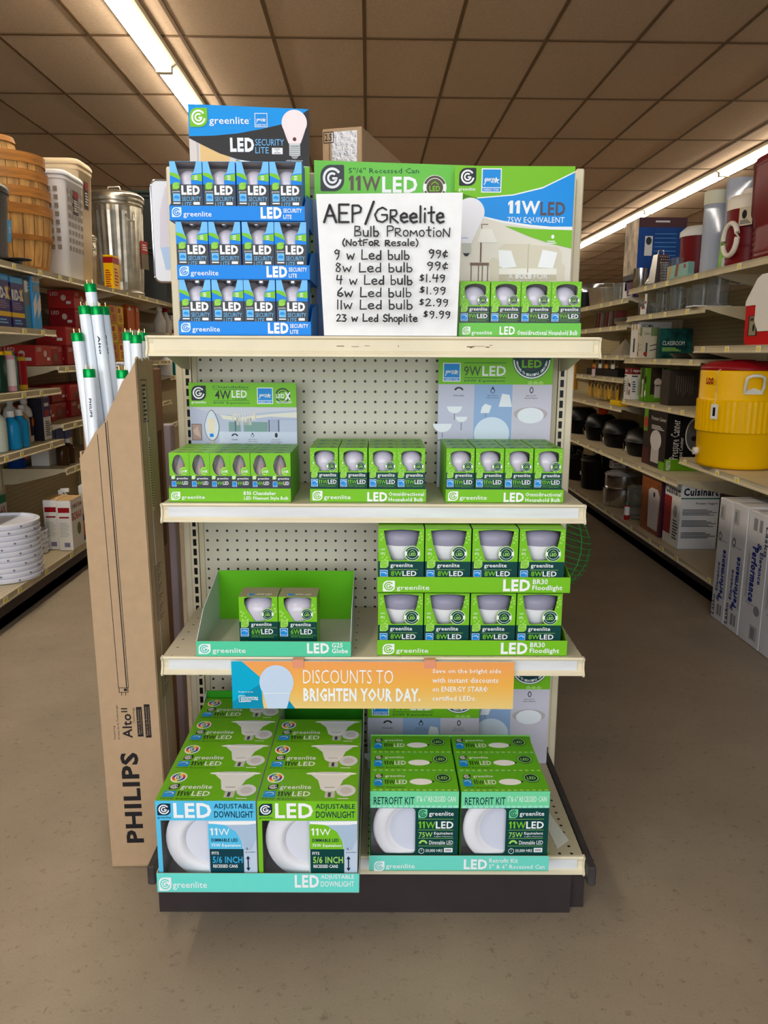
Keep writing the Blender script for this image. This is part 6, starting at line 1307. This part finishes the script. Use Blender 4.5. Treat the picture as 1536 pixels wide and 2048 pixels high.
m.tube([on(a, .201, .30), on(a, .198, .36), on(a, .196, .46), on(a+.06, .19, .467)], .0018, HW, 6); m.build('lid_cord', yc)
m = MB(); c = Canvas(m, on(radians(-114), .195, .435), (cos(radians(-16)), sin(radians(-16)), 0), (0, 0, 1), .075, .045, 100, 58, .0035); c.text('LOO', 30, 8, 98, 50, R1, .06, 1); m.build('maker_mark', yc)
m = MB(); aa = radians(180); m.lathe([(.0001, .0), (.018, .0), (.018, .02), (.0001, .022)], HW, 16, T=Matrix.Translation(on(radians(-126), .183, .07)) @ Matrix.Rotation(radians(-126), 4, 'Z') @ Matrix.Rotation(pi/2, 4, 'Y'), cap0=False, cap1=False); m.build('spigot', yc)
# ---- right, lowest shelf
ZF = .151
POT = mat((10, 10, 12), .35, spec=.3, name='black_stock_pot')
for k, (x, y, r, h) in enumerate(((1.815, 6.15, .125, .27), (1.80, 6.62, .11, .22), (1.80, 7.0, .13, .26), (1.90, 5.86, .09, .17))):
    o = root('stock_pot', 'black enamel stock pot on the lowest right shelf, %s' % ('large one with a white sticker', 'second from the large one', 'furthest back', 'small one right behind the steel steamer')[k], 'pot', (x, y, ZF+.001), 0, 'black stock pots'); m = MB()
    m.lathe([(r*.9, 0), (r*.94, .01), (r, h*.8), (r*1.05, h*.82)], POT, 30); c = Canvas(m, (-r*1.0, .02, h*.5), (0, -1, 0), (0, 0, 1), .035, .03, 100, 85, .004); c.rect(0, 0, 100, 85, WH, 1); m.build('pot_body', o)
    m = MB(); m.lathe([(r*1.05, h*.82), (r*.9, h*.9), (.02, h*.96), (.02, h), (.0001, h)], POT, 30, cap1=False); m.build('lid', o)
    m = MB(); m.tube([(0, -r, h*.7), (0, -r-.02, h*.78), (0, -r*.7, h*1.08), (0, r*.7, h*1.08), (0, r+.02, h*.78), (0, r, h*.7)], .003, SILV, 6); m.build('bail_handle', o)
pbox('pot_sleeve', 'red white and blue printed band box behind the steel steamer', 'box', 1.79, 2.0, 5.70, 5.76, ZF+.22, .055, WH, near=lambda c: (c.rect(4, 2, 40, 6, R1), c.rect(50, 0, 80, 24, DB), c.text('WATER', 8, 10, 36, 20, GREY, .02, 1)))
bpy.context.view_layer.update()
o = root('steamer_pot', 'polished steel two tier steamer pot on the lowest right shelf', 'pot', (1.80, 5.44, ZF+.001)); m = MB()
m.lathe([(.13, 0), (.137, .006), (.137, .115), (.143, .118), (.143, .122), (.13, .123)], CHROME, 40); m.build('lower_pot', o)
m = MB(); m.lathe([(.125, .124), (.128, .127), (.128, .215), (.133, .217)], CHROME, 40); m.build('upper_pot', o)
m = MB(); m.lathe([(.134, .218), (.12, .232), (.05, .243), (.0001, .245)], mat((196, 196, 206), .12, .7), 40, cap1=False); m.build('lid', o)
for s_ in (-1, 1): m = MB(); m.tube([(-.03, s_*.135, .10), (-.025, s_*.165, .10), (.025, s_*.165, .10), (.03, s_*.135, .10)], .005, CHROME, 6); m.build('side_handle', o)
glass('tall round glass pot between the steel steamer and the orange carton', 1.775, 4.98, ZF, .095, .20, 'glass pots', .95, False, 'glass_pot')
m = MB(); m.lathe([(.017, 0), (.017, .095)], mat((150, 20, 20), .3), 16); m.lathe([(.0173, .03), (.0173, .085)], WH, 16, cap0=False, cap1=False); m.lathe([(.010, .095), (.010, .115)], mat((60, 120, 90), .3), 12)
tag(m.build('label_bottle', None, (1.665, 4.93, ZF+.001)), 'small red and white labelled bottle standing before the glass pot', 'bottle')
def orng(c): H = c.ph; c.rect(0, 0, 100, H, mat((140, 74, 26), .4, var=.2, scale=12)); c.rect(0, 0, 100, H*.14, mat((150, 80, 30), .4), 2); c.poly([(38, H*.3), (52, H*.24), (84, H*.24), (96, H*.34), (92, H*.92), (42, H*.92)], mat((206, 200, 204), .3), 3); c.ell(68, H*.34, 5, 5, BK, 4)
def orng2(c): H = c.ph; c.rect(0, 0, 100, H, mat((70, 30, 56), .4)); [c.rect(18, H*(.2+.07*k), 90, H*(.206+.07*k), mat((206, 180, 190), .4), 2) for k in range(8)]
pbox('fryer_carton', 'orange and purple carton picturing a white appliance on the lowest shelf', 'box', 1.685, 1.80, 4.42, 4.74, ZF, .355, mat((60, 30, 50), .4), near=orng2, aisle=orng)
def cui(c): H = c.ph; c.rect(0, 0, 100, H, mat((206, 206, 210), .4)); c.text('Cuisinart', 6, H*.05, 96, H*.17, BK, .04, 2); c.rect(0, H*.2, 100, H*.22, mat((40, 100, 60), .4), 2); c.text('Frozen Yogurt', 40, H*.27, 96, H*.31, BK, .02, 2); c.lines(6, H*.38, 96, H*.48, 5, GREY, 2); c.lines(6, H*.55, 96, H*.66, 5, GREY, 2); c.lines(6, H*.74, 96, H*.84, 4, GREY, 2)
def cui2(c): H = c.ph; c.rect(0, 0, 100, H, WH); c.text('Cuisinart', 4, H*.05, 96, H*.2, BK, .04, 2); c.rect(0, H*.24, 46, H*.84, R1, 2); c.ell(72, H*.45, 12, 16, mat((150, 150, 160), .3), 3); c.lines(60, H*.58, 94, H*.9, 7, GREY, 2)
pbox('ice_cream_maker_box', 'white and red Cuisinart box on the lowest right shelf', 'box', 1.69, 1.90, 4.145, 4.37, ZF, .355, WH, near=cui, aisle=cui2)
def lasko(c, flip=False):
    H = c.ph
    LB = mat((30, 50, 130), .45); GT = mat((130, 130, 134), .5)
    if not flip:
        c.rect(10, H*.05, 46, H*.17, mat((170, 166, 164), .6)); c.rect(15, H*.07, 30, H*.15, GT, 2); c.ell(24, H*.31, 13, 17, GT, 2); c.ell(24, H*.31, 5, 6, WH, 3); c.rect(34, H*.335, 80, H*.34, GT, 2)
        c.text('Elegance', 22, H*.52, 46, H*.76, LB, .03, 2, rot=1); c.text('Performance', 46, H*.40, 78, H*.80, LB, .06, 2, rot=1); c.text('&', 36, H*.78, 56, H*.84, LB, .02, 2, rot=1)
        c.text('Lasko', 4, H*.80, 26, H*.97, mat((50, 54, 80), .45), .02, 2, rot=1); c.rect(46, H*.86, 62, H*.95, GT, 2); c.rect(68, H*.86, 80, H*.95, GT, 2); c.rect(84, H*.42, 86, H*.8, GT, 2); c.rect(90, H*.45, 92, H*.8, GT, 2)
    else:
        c.text('Performance', 30, H*.26, 60, H*.68, LB, .06, 2, rot=-1); c.text('Elegance', 62, H*.28, 84, H*.52, LB, .03, 2, rot=-1); c.text('&', 52, H*.22, 72, H*.28, LB, .02, 2, rot=-1); c.ell(76, H*.72, 14, 12, GT, 2); c.rect(20, H*.69, 62, H*.695, GT, 2)
        c.rect(26, H*.05, 44, H*.14, GT, 2); c.rect(54, H*.05, 68, H*.14, GT, 2); c.rect(54, H*.84, 86, H*.95, mat((170, 166, 164), .6), 2); c.rect(58, H*.855, 76, H*.94, GT, 3); c.text('Lasko', 84, H*.08, 100, H*.3, mat((50, 54, 80), .45), .02, 2, rot=-1); c.rect(14, H*.3, 16, H*.66, GT, 2); c.rect(20, H*.32, 22, H*.66, GT, 2)
LK_ = mat((206, 204, 206), .55, var=.03, scale=12, name='white_corrugated')
for k, (y0, y1, fl) in enumerate(((3.345, 3.475, 0), (3.205, 3.340, 0), (3.02, 3.195, 1), (2.85, 3.015, 1))):
    pbox('pedestal_fan_carton', 'white Lasko fan carton on the floor, %s in the row from the far end' % W9[k], 'box', 1.598, 2.02, y0, y1, .0, .562+.004*(k % 2), LK_, aisle=lambda c, fl=fl: lasko(c, fl), top=lambda c: (c.lines(4, 20, 96, 36, 2, mat((150, 150, 154), .5)), c.rect(0, 48, 100, 52, mat((190, 184, 176), .4))), group='fan cartons')
# ---- right, far section goods
o = root('roasting_pot', 'aluminium roasting pot on the far top right shelf', 'pot', (1.85, 6.33, 1.567)); m = MB(); m.lathe([(.105, 0), (.11, .008), (.128, .125), (.134, .127), (.134, .131), (.124, .131), (.10, .01), (.0001, .01)], mat((196, 186, 170), .32, .85, name='brushed_aluminium'), 36, cap1=False); m.build('pot_body', o)
for s_ in (-1, 1): m = MB(); m.tube([(-.02, s_*.125, .11), (-.015, s_*.15, .115), (.015, s_*.15, .115), (.02, s_*.125, .11)], .004, SILV, 6); m.build('side_handle', o)
glass('clear glass bowl right of the aluminium roasting pot', 1.80, 5.95, 1.566, .075, .115, 'far glass bowls', .8, False, 'glass_bowl'); glass('clear glass canister beside the white and purple box', 1.79, 5.74, 1.566, .055, .12, 'far glass bowls', .95, False, 'glass_bowl')
pbox('small_carton', 'white and purple small carton at the near end of the far top right shelf', 'box', 1.76, 1.82, 5.44, 5.60, 1.566, .125, WH, aisle=lambda c: c.poly([(40, 0), (100, 0), (100, 70), (60, 70)], mat((80, 60, 110), .4)), near=lambda c: c.rect(30, 0, 100, 200, mat((90, 70, 110), .4)))
for k in range(3): pbox('brown_carton', 'low brown carton stacked behind the roasting pot, %s from the bottom' % W9[k], 'box', 1.93, 2.06, 5.75, 6.0, 1.566+k*.05, .049, TAN, group='low brown cartons')
o = root('stock_pot', 'steel topped black pot behind the aluminium roasting pot', 'pot', (1.86, 6.95, 1.566)); m = MB(); m.lathe([(.14, 0), (.15, .14), (.152, .14)], BK, 28); m.build('pot_body', o); m = MB(); m.lathe([(.153, .142), (.155, .21), (.15, .215), (.0001, .22)], CHROME, 28, cap1=False); m.build('steamer_top', o)
for k in range(8):
    m = MB(); m.box(-.04, .04, -.006, .006, 0, .11, mat([(110, 50, 40), (90, 70, 60), (130, 110, 90)][k % 3], .5), Matrix.Rotation(radians(10), 4, 'X')); tag(m.build('wrapped_cutlery', None, (1.80, 5.75+.07*k, 1.393)), 'thin brown wrapped set on the far right shelf, %s from the near end' % W9[k], 'package', 'thin brown sets')
for k in range(3):
    m = MB(); m.lathe([(.11, 0), (.13, .025), (.134, .025), (.11, .004), (.0001, .004)], mat((190, 186, 176), .3, .8, name='foil'), 24, sq=5, sx=.8, cap0=False, cap1=False); tag(m.build('foil_pan', None, (1.83, 5.56, 1.391+.012*k)), 'foil baking pan, %s of the stack on the far second shelf' % ('bottom', 'middle', 'top')[k], 'pan', 'foil baking pans')
m = MB(); m.mesh([(-.06, -.12, 0), (.06, -.12, 0), (.06, .12, 0), (-.06, .12, 0), (0, -.02, .11), (.01, .03, .09)], [(0, 1, 4), (1, 2, 5, 4), (2, 3, 5), (3, 0, 4, 5), (0, 3, 2, 1)], mat((150, 140, 120), .2, name='clear_film')); tag(m.build('plastic_bag', None, (1.80, 5.62, 1.191)), 'clear plastic bag with a white label on the narrow far shelf', 'bag')
pbox('black_tray', 'black flat tray lying on the far shelf above the yellow cards', 'tray', 1.76, 2.0, 5.6, 6.4, 1.036, .05, BK)
m = MB(); m.box(0, .003, -.03, .03, 0, .07, mat((206, 190, 196), .5)); m.box(-.001, 0, -.03, .03, .055, .07, R1); tag(m.build('hang_tag', None, (1.715, 6.05, 1.03), (0, 0, .1)), 'tilted pinkish white price tag on the edge of the far shelf', 'tag')
for k in range(9):
    pbox('carded_utensil', 'yellow carded utensil hanging over the far fourth shelf, %s from the near end' % W9[k], 'utensil card', 1.78, 1.784, 5.62+.09*k, 5.68+.09*k, .86+(.0 if k % 2 else .01), .14, mat([(176, 134, 20), (140, 106, 30), (196, 150, 24)][k % 3], .5), near=None, aisle=lambda c: (c.rect(20, 20, 80, 110, BK), c.rect(30, 30, 70, 60, WH, 2)), group='yellow carded utensils', r=.0005)
for k in range(4): pbox('carded_utensil', 'white and orange carded utensil hanging over the far third shelf, %s from the near end' % W9[k], 'utensil card', 1.78, 1.784, 5.75+.16*k, 5.83+.16*k, 1.09, .095, (WH, mat((180, 120, 30), .5))[k % 2], aisle=lambda c: (c.rect(14, 14, 86, 70, mat((60, 50, 30), .5)),), group='white and orange utensil cards', r=.0005)
pbox('yellow_box', 'flat bright yellow box lying on the edge of the far fourth shelf', 'box', 1.735, 1.80, 5.44, 5.66, .841, .035, YEL)
bn_ = random.Random(5)
for k in range(10):
    y = 6.75+.17*(k % 5); z = (.90, 1.28)[k//5]; m = MB(); cc = [(190, 130, 20), (120, 60, 30), (150, 90, 30), (200, 150, 30), (110, 50, 36)][k % 5]
    m.tube([(0, 0, 0), (0, 0, .06)], .025, mat(cc, .45), 8, flat=.5); m.tube([(0, 0, .06), (0, .004, .22)], [.018, .010], mat(cc, .45), 8, flat=.5); m.tube([(0, .004, .22), (0, .004, .25)], .003, SILV, 6)
    tag(m.build('hand_tool', None, (1.76, y, z), (radians(bn_.uniform(-6, 6)), 0, 0)), '%s handled tool hanging far down the right aisle, %s row, %s from near' % (('yellow', 'brown', 'amber', 'bright yellow', 'dark brown')[k % 5], ('lower', 'upper')[k//5], W9[k % 5]), 'hand tool', 'hanging hand tools')
m = MB(); m.lathe([(.0001, 0), (.03, .01), (.042, .04), (.03, .07), (.0001, .08)], mat((220, 70, 20), .4), 16, cap0=False, cap1=False); tag(m.build('orange_ball', None, (1.83, 6.12, .731)), 'orange red ball shaped item above the black roasters', 'ball')
